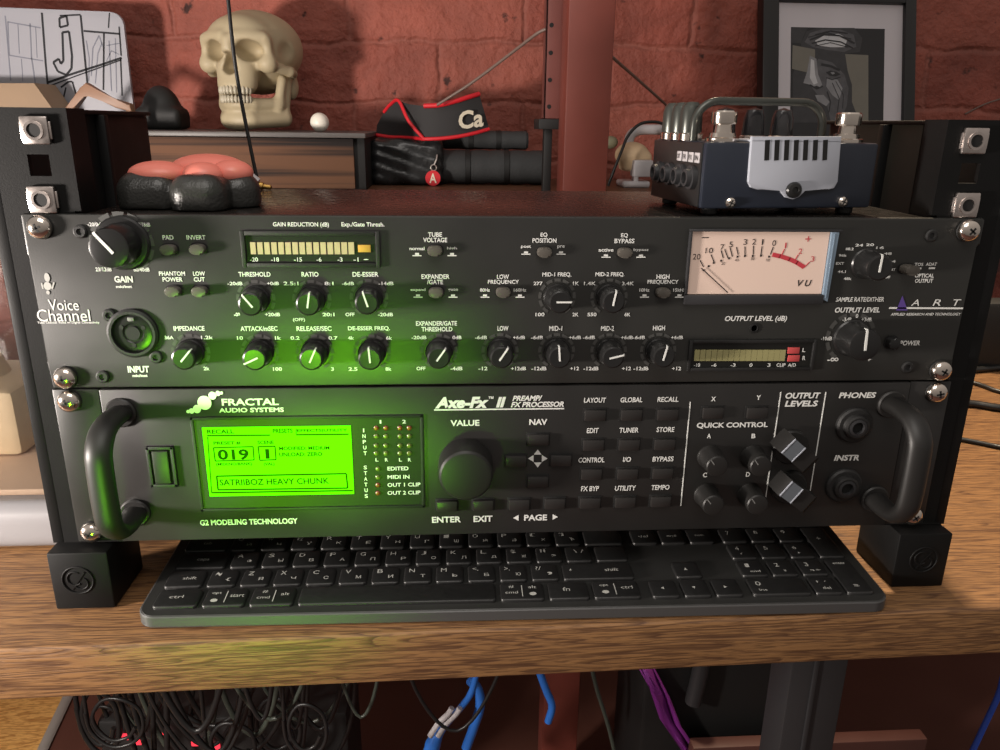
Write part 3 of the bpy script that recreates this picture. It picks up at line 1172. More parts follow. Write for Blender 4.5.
def wr(pts, w):
    q = [g(x, y) for x, y in pts]
    for i in range(len(q) - 1):
        mb.strip((q[i][0], FY + 6.6, q[i][2]), (q[i + 1][0], FY + 6.6, q[i + 1][2]), w, th=0.1)


wr([(300, 220), (380, 190), (470, 195), (560, 240)], 2.2)
wr([(310, 240), (390, 220), (480, 232), (550, 268)], 1.8)
wr([(330, 190), (420, 168), (520, 182)], 1.6)
wr([(366, 362), (420, 372), (474, 396)], 3.4)
wr([(395, 440), (430, 450), (478, 436)], 1.2)
wr([(300, 480), (340, 505), (375, 490)], 1.8)
wr([(400, 520), (420, 580), (410, 640)], 1.4)
wr([(430, 470), (470, 560), (460, 640)], 1.0)
wr([(450, 460), (495, 540), (490, 620)], 0.8)
wr([(290, 205), (400, 178), (540, 215)], 1.0)
wr([(330, 255), (420, 236), (520, 262)], 1.0)
mb.build('facial_lines', M['photodark'], ph)
patch('eye_tone', [(392, 408), (420, 398), (455, 405), (478, 420), (450, 432), (415, 428)], M['photodark'], 0.75, ph)
patch('eye_light', [(418, 410), (436, 406), (446, 414), (432, 422)], M['photomid'], 0.85, ph)
patch('nostril_tone', [(318, 492), (340, 486), (356, 494), (338, 504)], M['photodark'], 0.75, ph)
pic.rotation_euler.x = -TILT

# things behind the pedal
KY = 720.0
zf = lambda u, v, y=KY: at(u, v, y)
b = MB()
A, B = zf(623, 181), zf(650, 194)
f = rbox(((A[0] + B[0]) / 2, KY + 25, (SH + A[2]) / 2), ((B[0] - A[0]) / 2, 25, (A[2] - SH) / 2), 3)
sdf_mesh(b, f, (A[0] - 5, KY - 5, SH - 4), (B[0] + 5, KY + 56, A[2] + 5), 2.5)
tag(b.build('power_adapter', M['whiteplastic'], angle=60), 'white plastic adapter block at the shelf beside the wooden post', 'adapter')
dev = empty('desk_gadget', (zf(640, 150)[0], KY + 20, SH), 'beige and white plastic gadget behind the pedal', 'gadget')
b = MB()
A, B = zf(621, 145), zf(650, 166)
sdf_mesh(b, sunion([ell(((A[0] + B[0]) / 2, KY + 24, (A[2] + B[2]) / 2), (24, 22, 18)), rbox(((A[0] + B[0]) / 2 + 6, KY + 28, (A[2] + B[2]) / 2 - 10), (20, 20, 12), 5)], 8),
         (A[0] - 14, KY - 8, B[2] - 20), (B[0] + 14, KY + 60, A[2] + 14), 2.5)
b.build('beige_housing', M['beige'], dev, angle=80)
b = MB()
A = zf(626, 140)
b.tube([zf(628, 146, KY + 30), zf(631, 135, KY + 30), zf(640, 130, KY + 30), zf(655, 129.5, KY + 30), zf(676, 130, KY + 30)], 7, 12)
b.build('white_arm', M['whiteplastic'], dev)
b = MB()
A, B = zf(634, 160, KY - 5), zf(652, 177, KY - 5)
b.box((A[0], KY - 8, B[2]), (B[0], KY + 14, A[2]), 2)
b.box((A[0] + 4, KY + 2, SH), (A[0] + 10, KY + 20, B[2]), 1)
b.build('white_block', M['whiteplastic'], dev)
b = MB()
A = zf(616, 143)
b.sphere((A[0], KY + 40, A[2]), 10, 18, (1.1, 1, 0.9))
b.build('round_cap', M['greenish'], dev)
b = MB()
b.tube([zf(608, 186, KY - 30), zf(614, 170, KY - 32), zf(622, 150, KY - 32), zf(628, 136, KY - 30), zf(640, 124, KY - 28), zf(656, 122, KY - 26), zf(668, 126, KY - 24)], 2.0, 8)
tag(b.build('power_cable', M['cable']), 'black cord looping over the white gadget behind the pedal', 'cable')

# ------------------------------------------------------------------ rack stand
rack = empty('rack_stand', (0, 100, TOP), 'black open desktop rack stand holding the two audio units', 'rack')
HZ = [184.15, 200.0, 215.9]
for s in (-1, 1):
    X = lambda a: s * a
    b = MB()
    bx = lambda x0, x1, y0, y1, z0, z1, bv=0.0: b.box((min(X(x0), X(x1)), y0, z0), (max(X(x0), X(x1)), y1, z1), bv)
    bx(250, 256, 3, 205, -2, 226, 0.6)
    bx(247, 256, 3, 205, 223.5, 226, 0.4)
    bx(244, 250, 118, 124, -2, 223.5, 0.5)
    bx(250, 256, 80, 84, -2, 226)
    b.build('side_panel', M['rack'], rack)
    b = MB()
    bx = lambda x0, x1, y0, y1, z0, z1, bv=0.0: b.box((min(X(x0), X(x1)), y0, z0), (max(X(x0), X(x1)), y1, z1), bv)
    bx(217, 256, 3.2, 6.2, -2, HZ[0] - 5.5)
    bx(235, 256, 3.2, 6.2, HZ[0] - 5.5, 226)
    bx(214, 225, 3.2, 6.2, HZ[0] - 5.5, 226)
    for z0, z1 in ((HZ[0] + 5, HZ[1] - 5), (HZ[1] + 5, HZ[2] - 5), (HZ[2] + 5, 226)):
        bx(225, 235, 3.2, 6.2, z0, z1)
    bx(215.5, 217.5, 6.2, 26, -2, 226)
    b.build('front_rail', M['rack'], rack)
    for z, nx in ((HZ[0], 230.5), (HZ[2], 228.5)):
        nut = MB()
        nut.box((X(nx) - 6.4, 0.4, z - 6.4), (X(nx) + 6.4, 3.1, z + 6.4), 0.9)
        nut.box((X(nx) - 7.2, 1.6, z - 4.0), (X(nx) + 7.2, 3.1, z + 4.0), 0.4)
        nut.lathe((X(nx), 0.5, z), (0, -1, 0), [(4.4, -0.4), (4.4, 0.9), (3.2, 0.9), (3.0, -0.4)], 20, cap=False)
        n_ = nut.build('cage_nut', M['steel'], rack)
        h = MB()
        h.cyl((X(nx), 0.15, z), (X(nx), 1.0, z), 3.0, n=18)
        h.build('thread_hole', M['slot'], n_)
    for fy0, fy1 in ((-8, 34), (168, 205)):
        b = MB()
        b.box((min(X(223), X(255)), fy0, TOP), (max(X(223), X(255)), fy1, -2.2), 1.2)
        ft = b.build('foot', M['rack'], rack)
        if fy0 < 0:
            b = MB()
            xc = X(239) - (1.5 if s < 0 else -1)
            b.torus((xc, -8.1, -19), 8.2, 0.55)
            b.torus((xc - 1.5, -8.1, -18), 4.0, 0.5, arc=0.7, start=1.0)
            b.torus((xc + 1.5, -8.1, -21), 3.6, 0.5, arc=0.6, start=3.6)
            b.strip((xc - 4, -8.4, -25), (xc + 4, -8.4, -14), 0.9)
            b.build('emblem', M['rack'], ft)
b = MB()
b.box((-250, 170, -14), (250, 182, -6), 1)
b.build('crossbar', M['rack'], rack)

# ------------------------------------------------------------------ shared panel hardware


def rack_screw(x, z, parent, y=0.0, tilt=0.3):
    b = MB()
    b.lathe((x, y, z), (0, -1, 0), [(5.9, 0), (6.0, 0.5), (5.8, 0.9), (5.4, 0.9)], 28)
    w = b.build('washer', M['black'], parent)
    b = MB()
    b.lathe((x, y - 0.8, z), (0, -1, 0), [(5.7, 0), (5.8, 0.8), (5.5, 1.9), (4.6, 3.0), (3.0, 3.8), (1.4, 4.1), (0, 4.15)], 28, cap=False)
    scr = b.build('rack_screw', M['chrome'], parent)
    b = MB()
    for t in (tilt, tilt + math.pi / 2):
        dx, dz = math.cos(t) * 2.1, math.sin(t) * 2.1
        b.strip((x - dx, y - 5.05, z - dz), (x + dx, y - 5.05, z + dz), 1.0, th=1.6)
    b.build('cross_slot', M['slot'], scr)
    w.name = w.name
    return scr


def small_bolt(u, v, parent, y=0.0):
    p = at(u, v, y)
    b = MB()
    b.lathe((p[0], y, p[2]), (0, -1, 0), [(3.3, 0), (3.3, 0.8), (2.6, 1.3), (1.6, 1.3), (1.5, 0.5), (0, 0.5)], 20)
    b.build('hex_bolt', M['rubber'], parent)


def art_knob(name, u, v, parent, ang, r=6.7, h=12.5, y=0.0, ring=True):
    """Dark knob with skirt; u, v is where its axis meets the panel; ang clockwise from up."""
    p = at(u, v, y)
    x, z = p[0], p[2]
    b = MB()
    b.lathe((x, y, z), (0, -1, 0), [(r * 1.06, 0), (r * 1.06, 1.5), (r * 0.98, 2.2), (r * 0.9, h - 1.4), (r * 0.86, h - 0.4), (r * 0.74, h), (0, h - 0.15)], 36, cap=False)
    k = b.build(name, M['knob'], parent)
    b = MB()
    t = math.radians(ang)
    d = Vector((math.sin(t), 0, math.cos(t)))
    c = Vector((x, y - h - 0.25, z))
    b.strip(c - d * r * 0.28, c + d * r * 0.84, max(0.85, r * 0.13), th=0.6)
    e = c + d * r * 0.85
    b.strip(e + Vector((0, 0.3, 0)), e + d * r * 0.06 + Vector((0, 0.6, 0)), max(0.85, r * 0.13), th=2.4)
    b.build('pointer', M['white'], k)
    if ring:
        b = MB()
        for q in range(11):
            t0 = math.radians(-140 + 28 * q - 10.5)
            t1 = math.radians(-140 + 28 * q + 10.5)
            vs = []
            for tt in (t0, (t0 + t1) / 2, t1):
                vs.append((x + math.sin(tt) * r * 1.22, y - 0.2, z + math.cos(tt) * r * 1.22))
            for tt in (t1, (t0 + t1) / 2, t0):
                vs.append((x + math.sin(tt) * r * 1.46, y - 0.2, z + math.cos(tt) * r * 1.46))
            b.faces(vs, [list(range(6))])
        b.build('scale_ring', M['ringgrey'], k)
    return k


def oval_button(u, v, parent, m, y=0.0, w=7.4, hgt=5.0, pro=4.5):
    p = at(u, v, y)
    b = MB()
    pts = []
    for q in range(28):
        t = 2 * math.pi * q / 28
        ct, st_ = math.cos(t), math.sin(t)
        pts.append((p[0] + w / 2 * math.copysign(abs(ct) ** 0.75, ct), p[2] + hgt / 2 * math.copysign(abs(st_) ** 0.75, st_)))
    b.prism([(p[0] + (x - p[0]) * 1.16, p[2] + (z - p[2]) * 1.2) for x, z in pts], y - 0.6, y + 0.5)
    k = b.build('button_collar', M['slot'], parent)
    b = MB()
    b.prism(pts, y - pro, y, 0.9)
    b.build('push_button', m, parent)
    return k


# ------------------------------------------------------------------ upper unit: voice channel preamp
art = empty('voice_channel_preamp', (0, 80, 89.3), 'upper rack unit with needle meter and rows of small knobs, tube voice channel', 'audio unit')
b = MB()
pz0, pz1 = 89.3, 177.6
poly = [(-241, pz0 + 14), (-240, pz0), (240, pz0), (238.5, pz0 + 14), (238.5, pz1 - 14), (241.3, pz1 - 13.4), (241.3, pz1 - 1), (240.3, pz1), (-240.3, pz1), (-241.3, pz1 - 1),
        (-241.3, pz1 - 20), (-239.6, pz1 - 21), (-239.6, pz0 + 16)]
b.prism(poly, 0, 3, 0.9)
b.build('front_panel', M['panel'], art)
b = MB()
b.box((-214, 3.1, 91), (214, 158, 177.2), 0.8)
b.build('chassis', M['lid'], art)
for x, z, t in ((-232.55, 171.45, 0.4), (232.55, 171.45, 0.9), (-232.55, 95.25, 0.2), (232.55, 95.25, 1.1)):
    rack_screw(x, z, art, 0.0, t)
for u, v in ((80.5, 231.5), (103, 376.5), (931, 235.5), (907, 367)):
    small_bolt(u, v, art)

big = art_knob('gain_knob', 122, 243.5, art, -39, r=10.6, h=16)
b = MB()
p = at(123, 243, 0)
b.lathe((p[0], 0, p[2]), (0, -1, 0), [(13.2, 0), (13.2, 1.2), (12.3, 2.2), (11.2, 2.4)], 40)
b.build('knob_collar', M['knob'], big)
for nm, u, v, a in (('threshold_knob', 256, 299, -37), ('ratio_knob', 312, 299, 10), ('de_esser_knob', 369, 298, -17),
                    ('impedance_knob', 191, 352, 41), ('attack_knob', 260, 352.5, -115), ('release_knob', 315, 352.5, 25),
                    ('de_esser_frequency_knob', 372, 352.5, -4), ('gate_threshold_knob', 439, 351.5, 35), ('low_knob', 500, 351, 33),
                    ('mid_knob', 556.5, 351, -5), ('mid_knob', 608.5, 351, 76), ('high_knob', 658, 350.5, 13),
                    ('mid_frequency_knob', 557, 297, 90), ('mid_frequency_knob', 609, 297, 10)):
    art_knob(nm, u, v, art, a)
art_knob('sample_rate_knob', 865, 263, art, 2, r=7.6, h=15, ring=False)
art_knob('output_level_knob', 850.5, 337.5, art, -3, r=9.6, h=16)
for u, v in ((170, 249), (199, 248.5), (174.5, 290.5), (201, 290.5), (435, 250), (436, 291.5), (544, 251.5), (624, 252), (503, 291.3), (662, 291.7)):
    oval_button(u, v, art, M['button'])
oval_button(906, 268.5, art, M['button'], w=8, hgt=5, pro=7)
oval_button(890.5, 342, art, M['knob'], w=6.5, hgt=6.5, pro=5)
p = at(754, 328, 0)
b = MB()
b.lathe((p[0], 0, p[2]), (0, -1, 0), [(2.6, 0), (2.6, 0.6), (1.8, 0.8), (1.6, -0.2), (0, -0.2)], 18)
b.build('trim_hole', M['slot'], art)

# input socket
p = at(133.5, 333, 0)
x, z = p[0], p[2]
b = MB()
b.lathe((x, 0, z), (0, -1, 0), [(12.6, 0), (12.6, 1.4), (11.4, 2.2), (10.2, 2.2), (10.0, -0.8)], 40, cap=False)
jk = b.build('input_socket', M['rubber'], art)
b = MB()
b.lathe((x, 0, z), (0, -1, 0), [(10.0, 0.2), (9.0, 0.6), (5.2, 0.6), (4.6, 0.1), (0, 0.1)], 36, cap=False)
b.build('socket_insert', M['knob'], jk)
b = MB()
b.lathe((x, -0.5, z), (0, -1, 0), [(3.6, 0.2), (3.6, 0.4), (0, 0.4)], 24)
for t in (0.5, 2.6, 4.7):
    b.lathe((x + 6.2 * math.cos(t), -0.55, z + 6.2 * math.sin(t)), (0, -1, 0), [(1.1, 0), (1.1, 0.4), (0, 0.4)], 12)
b.build('socket_holes', M['slot'], jk)
b = MB()
b.box((x - 1.6, -1.6, z + 6.4), (x + 1.6, -0.4, z + 8.4), 0.3)
b.build('release_tab', M['whitedim'], jk)
for du, dv_ in ((-24, -18), (23, 24)):
    small_bolt(133.5 + du, 333 + dv_, art)


def window(u0, v0, u1, v1, name, parent, m=None, lip=2.2, y=0.0, mf='rubber'):
    """A rectangular bezel standing proud of the panel around a recessed dark window."""
    A, B = at(u0, v0, y), at(u1, v1, y)
    x0, z1, x1, z0 = A[0], A[2], B[0], B[2]
    b = MB()
    for lo, hi in (((x0, z0), (x0 + lip, z1)), ((x1 - lip, z0), (x1, z1)), ((x0 + lip, z1 - lip), (x1 - lip, z1)), ((x0 + lip, z0), (x1 - lip, z0 + lip))):
        b.box((lo[0], y - 1.8, lo[1]), (hi[0], y, hi[1]), 0.3)
    w = b.build(name, M[mf], parent)
    b = MB()
    b.box((x0 + lip, y - 0.3, z0 + lip), (x1 - lip, y - 0.05, z1 - lip))
    b.build('window_pane', M['lens'], w)
    return w


gm = window(240, 230.5, 381, 267, 'gain_reduction_meter', art)
for k in range(15):
    u0 = 250 + 105 * k / 15
    A, B = at(u0 + 0.3, 242, 0), at(u0 + 105 / 15 - 0.4, 254, 0)
    b = MB()
    b.box((A[0], -0.9, B[2]), (B[0], -0.35, A[2]))
    b.build('segment', M['segment'], gm)
A, B = at(358, 244.6, 0), at(371, 252, 0)
b = MB()
b.box((A[0], -1.0, B[2]), (B[0], -0.35, A[2]), 0.2)
b.build('amber_segment', M['segamber'], gm)
b = MB()
for s, u in (('-20', 254), ('-18', 275), ('-15', 298), ('-6', 319), ('-3', 340), ('-1', 356), ('.', 366)):
    T(b, s, u, 259.5, 8 if len(s) > 2 else 5, 4.2 if s != '.' else 1, y=-0.5)
b.build('lettering', M['white'], gm)
om = window(689, 339.5, 812, 369.5, 'output_level_meter', art, lip=1.8)
for k in range(16):
    u0 = 694 + 91 * k / 16
    A, B = at(u0 + 0.5, 349.5, 0), at(u0 + 91 / 16 - 1.1, 360.5, 0)
    b = MB()
    b.box((A[0], -0.9, B[2]), (B[0], -0.35, A[2]))
    b.build('segment', M['segdark'], om)
for v0 in (347, 354.8):
    A, B = at(787.5, v0, 0), at(798.5, v0 + 6.2, 0)
    b = MB()
    b.box((A[0], -1.0, B[2]), (B[0], -0.35, A[2]), 0.2)
    b.build('red_segment', M['segred'], om)
b = MB()
for s, u, w in (('-10', 697, 6), ('-6', 714, 5), ('-3', 733, 5), ('0', 751, 3), ('3', 769, 3), ('CLIP', 781, 9), ('A/D', 792, 8)):
    T(b, s, u, 365, w, 3.4, y=-0.5)
for k in range(2):
    T(b, 'LR'[k], 804, 350 + 8 * k, 3, 4, y=-0.5)
b.build('lettering', M['white'], om)

# needle meter
vu = empty('needle_meter', (at(760, 265)[0], 0, at(760, 300)[2]), None, None)
vu.parent = art
vu.location = Vector(vu.location) - Vector(art.location)
WORLD[vu.name] = Vector(vu.location) + Vector(art.location)
fA, fB = at(692, 231, 0), at(820.5, 293.5, 0)
x0, x1, z1, z0 = fA[0], fB[0], fA[2], fB[2]
b = MB()
b.box((x0 - 1.6, -2.6, z0 - 5.4), (x1 + 1, 0, z0 - 0.2), 0.6)
b.box((x0 - 1.6, -2.6, z1), (x1 + 6, 0, z1 + 1.2), 0.3)
b.box((x0 - 1.6, -2.6, z0), (x0 - 0.2, 0, z1), 0.3)
b.build('bezel', M['darkgrey'], vu)
b = MB()
b.prism([(x1 + 0.3, z0 - 3), (x1 + 3.6, z0 - 4.0), (x1 + 4.6, z1 + 0.6), (x1 + 0.3, z1)], -2.2, 0, 0.5)
b.box((x1 + 1.6, -2.6, z0 - 2), (x1 + 2.4, -2.1, z1 - 1), 0.2)
b.build('side_lens', M['acryl'], vu)
b = MB()
b.box((x0, -0.8, z0), (x1, 0, z1))
face = b.build('dial_face', M['vuface'], vu)
V4 = lambda x, y: (660 + x * 0.34, 190 + y * 0.34)
b = MB()
for s, x, y, w, h in (('20', 108, 196, 7.5, 5.6), ('10', 145, 178, 7.5, 5.6), ('7', 183, 168, 3.8, 5.6), ('5', 209, 160, 3.8, 5.6), ('3', 251, 153, 3.8, 5.6),
                      ('2', 277, 152, 3.8, 5.6), ('1', 302, 153, 1.5, 5.6), ('0', 336, 156, 3.8, 5.6)):
    u, v = V4(x, y)
    T(b, s, u, v, w, h, y=-1.0, bold=0.0)
T(b, '_', *V4(133, 140), 7, 0.9, y=-1.0)
T(b, 'V U', *V4(425, 274), 14, 6.5, y=-1.0, shear=0.25, bold=0.02)
for (xa, ya, xb, yb) in ((118, 207, 128, 226), (150, 190, 160, 214), (180, 178, 186, 200), (190, 174, 200, 200), (206, 170, 213, 196), (225, 168, 230, 190),
                         (250, 166, 250, 192), (275, 164, 274, 190), (300, 166, 297, 190), (333, 168, 325, 190)):
    L(b, *V4(xa, ya), *V4(xb, yb), 0.45, y=-1.0)
for (xa, ya) in ((128, 236), (143, 224), (158, 214), (180, 208), (203, 201), (228, 196), (250, 194), (273, 194), (297, 193), (321, 196)):
    u, v = V4(xa, ya)
    pp = at(u, v, -1.0)
    b.strip((pp[0] - 0.5, -1.05, pp[2]), (pp[0] + 0.5, -1.05, pp[2]), 1.0, th=0.2)
for s, x, y in (('20', 186, 216), ('40', 226, 206), ('80', 273, 202), ('100', 318, 206)):
    u, v = V4(x, y)
    T(b, s, u, v, 3.8, 2.8, y=-1.0, bold=0)
b.build('meter_scale', M['vuink'], face)
b = MB()
pts = [(331, 190), (352, 194), (380, 203), (402, 213), (422, 226)]
for q in range(len(pts) - 1):
    L(b, *V4(*pts[q]), *V4(pts[q + 1][0] + 2, pts[q + 1][1] + 1), 2.2, y=-1.0)
for s, x, y in (('1', 370, 163), ('2', 413, 180), ('3', 449, 203)):
    u, v = V4(x, y)
    T(b, s, u, v, 1.5 if s == '1' else 3.8, 5.4, y=-1.05, bold=0.0)
T(b, '+', *V4(436, 144), 6, 5.5, y=-1.0, bold=0.0)
for (xa, ya, xb, yb) in ((366, 174, 358, 192), (407, 190, 396, 208), (440, 212, 424, 228)):
    L(b, *V4(xa, ya), *V4(xb, yb), 0.45, y=-1.05)
b.build('red_zone', M['vured'], face)
b = MB()
L(b, *V4(122, 230), *V4(200, 302), 0.55, y=-1.8)
b.build('needle', M['vuink'], vu)

# printing on the upper panel
W = MB()
for s, u, v, w, h in (
        ('PAD', 168, 237.5, 11, 4.6), ('INVERT', 196, 237.5, 19, 4.6), ('PHANTOM', 172, 273.6, 26, 4.4), ('POWER', 172.5, 279.4, 20, 4.4),
        ('LOW', 199, 273.6, 12, 4.4), ('CUT', 199.3, 279.4, 11, 4.4), ('THRESHOLD', 254.5, 274.3, 32, 4.8), ('RATIO', 310, 274.3, 17, 4.8),
        ('DE-ESSER', 365.5, 274.3, 26, 4.8), ('IMPEDANCE', 189, 328.4, 31, 4.8), ('ATTACK/mSEC', 259, 328.6, 37, 4.8), ('RELEASE/SEC', 314, 328.6, 35, 4.8),
        ('DE-ESSER FREQ.', 369, 328.6, 42, 4.8), ('EXPANDER/GATE', 436.5, 323.4, 41, 4.6), ('THRESHOLD', 437, 329.2, 31, 4.6),
        ('TUBE', 435, 234.6, 14, 4.6), ('VOLTAGE', 435.2, 240, 24, 4.6), ('EXPANDER', 435.5, 276.6, 28, 4.6), ('/GATE', 435, 282, 16, 4.6),
        ('EQ', 544, 235, 7, 4.8), ('POSITION', 544.5, 240.5, 24, 4.6), ('EQ', 624.5, 235.6, 7, 4.8), ('BYPASS', 624.5, 241, 20, 4.6),
        ('LOW', 503, 276.8, 12, 4.6), ('FREQUENCY', 503.5, 282.2, 31, 4.6), ('HIGH', 663, 276.8, 13, 4.6), ('FREQUENCY', 663, 282.2, 31, 4.6),
        ('MID-1 FREQ.', 556.8, 274.8, 29, 4.8), ('MID-2 FREQ.', 610, 274.6, 29, 4.8), ('LOW', 503, 328.4, 11, 4.8), ('MID-1', 555.7, 328.4, 13, 4.8),
        ('MID-2', 607.6, 328.4, 13, 4.8), ('HIGH', 659, 328, 12, 4.8), ('POWER', 910, 343, 20, 4.8)):
    T(W, s, u, v, w, h, bold=0.02, shear=0.12 if s == 'POWER' and u > 800 else 0.0)
T(W, 'GAIN', 123.5, 279.3, 18.5, 6.6, bold=0.035)
T(W, 'INPUT', 138.4, 369.3, 21.5, 6.6, bold=0.035)
T(W, 'mic/inst', 124, 286.6, 16, 2.8, bold=0.04)
T(W, 'mic/inst', 140, 375.6, 15, 2.8, bold=0.04)
T(W, 'GAIN REDUCTION (dB)', 301, 225, 56, 5.6, bold=0.02)
T(W, 'Exp./Gate Thresh.', 363, 225, 43, 5.6, bold=0.02)
T(W, 'OUTPUT LEVEL (dB)', 756, 319.2, 62, 6.6, bold=0.025, shear=0.15)
T(W, 'SAMPLE RATE/DITHER', 860, 299.4, 48, 4.6, bold=0.02, shear=0.15)
T(W, 'OUTPUT LEVEL', 857.5, 310, 45, 5.2, bold=0.025, shear=0.15)
T(W, 'OPTICAL', 924.5, 275.6, 19, 4, bold=0.02)
T(W, 'OUTPUT', 924, 280.8, 18, 4, bold=0.02)
T(W, 'TOS', 919, 264.4, 8.5, 3.2, bold=0.02)
T(W, 'ADAT', 931.5, 264.2, 11, 3.2, bold=0.02)
T(W, 'Voice', 63.5, 305, 30, 11, bold=0.0)
T(W, 'Channel', 63.5, 315.5, 53, 12, bold=0.0)
T(W, 'Tube Channel Voice w/ Digital Connectivity', 68.5, 322.8, 62, 2.8, bold=0.015)
for u, v, s in ((95.5, 224.4, '-20/0dB'), (142, 224.6, '+43/18dB'), (103.5, 269.4, '23/12dB'), (141.5, 269.6, '60/40dB')):
    T(W, s, u, v, 16, 4, bold=0.02)
for (u, v, a, bq, c, d) in ((254, 298, '-20dB', '+0dB', '-∞', '+20dB'), (310, 298, '2.5:1', '8:1', '', '20:1'), (367, 298, '-6dB', '-14dB', 'OFF', '-20dB'),
                            (188, 352, '36A', '1.2k', '', '2k'), (259, 352.5, '10', '1k', '', '100'), (314, 352.5, '0.2', '0.7', '', '3'),
                            (370, 352.5, '4k', '6k', '2.5', '8k'), (438, 352, '-20dB', '0dB', 'OFF', '-4dB'), (500, 352, '-6dB', '+6dB', '-12', '+12dB'),
                            (556, 352, '-6dB', '+6dB', '-12dB', '+12'), (608, 352, '-6dB', '+6dB', '-12dB', '+12'), (658, 352, '-6dB', '+6dB', '-12dB', '+12'),
                            (557, 298, '277', '1K', '100', '2K'), (609, 298, '1.4K', '3.4K', '550', '6K')):
    for s, du, dv_ in ((a, -19, -14.5), (bq, 19, -14.5), (c, -17, 16.5), (d, 18.5, 16.5)):
        if s:
            T(W, s, u + du, v + dv_, 3.0 * len(s), 3.6, bold=0.02)
T(W, '(OFF)', 299, 320, 12, 4, bold=0.015)
for u, v, a, bq in ((435, 248.5, 'normal', 'high'), (436, 290, 'expand', 'gate'), (544, 247, 'post', 'pre'), (624, 250, 'active', 'bypass'), (503, 290, '80Hz', '160Hz'), (662.5, 290, '10Hz', '15kHz')):
    for s, du in ((a, -18), (bq, 17)):
        T(W, s, u + du, v, 2.5 * len(s), 3.4, bold=0.02)
        L(W, u + du - 4.5, v + 7.2, u + du + 4.5, v + 7.2, 0.5)
        L(W, u + du - 2, v + 5.4, u + du + 2, v + 5.4, 1.0)
for k in range(12):
    t = math.radians(-135 + 24 * k)
    T(W, ('48k', '44.1', 'EXT', '96k', '88.2', '24', '20', '16', '48', '44', 'ADAT', 'SPDIF')[k], 866 + 26 * math.sin(t), 264.5 - 20 * math.cos(t), 8, 2.6, bold=0.02)
for s, u, v, w in (('-3dB', 847, 319.5, 9), ('+3dB', 866.5, 319.5, 10), ('0', 857, 316, 2.4), ('-10dB', 826.5, 338.5, 11), ('-∞', 833, 359.5, 11), ('+', 869, 359.5, 4)):
    T(W, s, u, v, w, 3.8 if s != '+' else 3, bold=0.015)
for ch, u in (('A', 915.5), ('R', 937), ('T', 957)):
    T(W, ch, u, 302.6, 8, 6.4, bold=0.0, shear=0.2)
L(W, 889.5, 308, 963, 308.4, 0.9)
T(W, 'APPLIED RESEARCH AND TECHNOLOGY', 926, 314.2, 70, 2.6, bold=0.015, shear=0.2)
L(W, 893, 342, 899, 342.2, 0.5)
L(W, 916.5, 268.4, 921.5, 268.4, 0.8)
L(W, 929, 268.2, 935, 268.2, 0.9)
W.build('lettering', M['white'], art, fix=False)
b = MB()
ps = [at(u, v, -0.3) for u, v in ((902.5, 295.5), (907.5, 310.5), (896, 310.5))]
b.faces([tuple(q) for q in ps], [(0, 1, 2)])
b.build('purple_emblem', M['purple'], art)
b = MB()                                                    # small microphone picture over the unit's name
for u, v, w, h in ((47, 277.5, 5.5, 9), (47.5, 286, 8, 8), (48, 292.5, 3.5, 4)):
    p = at(u, v, -0.3)
    a_, bb = mm_per_px(u, v)
    b.prism([(p[0] + w / 2 * a_ * math.cos(t), p[2] + h / 2 * bb * math.sin(t)) for t in np.linspace(0, 2 * math.pi, 14, endpoint=False)], -0.35, -0.15)
L(b, 41.5, 283, 43, 289, 0.7)
L(b, 54, 282.5, 52, 289, 0.7)
b.build('microphone_emblem', M['legend'], art)

# ------------------------------------------------------------------ lower unit: guitar processor
frac = empty('guitar_processor', (0, 120, 0), 'lower rack unit with bright green display and two bow handles', 'audio unit')
YP = -1.0
b = MB()
b.box((-217, YP, 0.3), (217, 3, 88.5), 0.5)
b.build('front_panel', M['panel2'], frac)
for s in (-1, 1):
    b = MB()
    x0, x1 = sorted((s * 217.6, s * 240.8))
    b.box((x0, 0, 0.3), (x1, 3, 88.5), 0.5)
    b.build('mounting_ear', M['panel2'], frac)
b = MB()
b.box((-214, 3.1, 1), (214, 145, 88), 0.8)
b.build('chassis', M['rack'], frac)
for x, z, t in ((-232.55, 82.55, 0.5), (232.55, 82.55, 0.2), (-232.55, 6.35, 1.0), (232.55, 6.35, 0.7)):
    rack_screw(x, z, frac, 0.0, t)
for s in (-1, 1):
    x = s * 207.5
    b = MB()
    pts = [(x, YP, 76), (x, -14, 76.5), (x, -24, 74.5), (x, -31, 68), (x, -33, 59), (x, -33, 35), (x, -31, 26), (x, -24, 19.5), (x, -14, 17.5), (x, YP, 18)]
    b.tube(pts, 6.6, 20, smooth=5, rb=4.6, up=(1, 0, 0))
    hd = b.build('bow_handle', M['knob2'], frac)
    for z in (76, 18):
        b = MB()
        b.lathe((x, YP, z), (0, -1, 0), [(8.0, 0), (8.0, 1.2), (7.2, 2.0), (6.2, 2.0)], 28)
        b.build('handle_collar', M['knob2'], hd)

# power switch
A, B = at(146, 446, YP), at(179, 486, YP)
b = MB()
for lo, hi in (((A[0], B[2]), (A[0] + 1.8, A[2])), ((B[0] - 1.8, B[2]), (B[0], A[2])), ((A[0], A[2] - 1.8), (B[0], A[2])), ((A[0], B[2]), (B[0], B[2] + 1.8))):
    b.box((lo[0], YP - 1.6, lo[1]), (hi[0], YP, hi[1]), 0.3)
sw = b.build('power_switch', M['rubber'], frac)
b = MB()
b.prism([(A[0] + 3, A[2] - 2.2), (B[0] - 3, A[2] - 2.2), (B[0] - 3, B[2] + 2.2), (A[0] + 3, B[2] + 2.2)], YP - 2.2, YP, 0.7)
b.build('rocker', M['knob2'], sw)

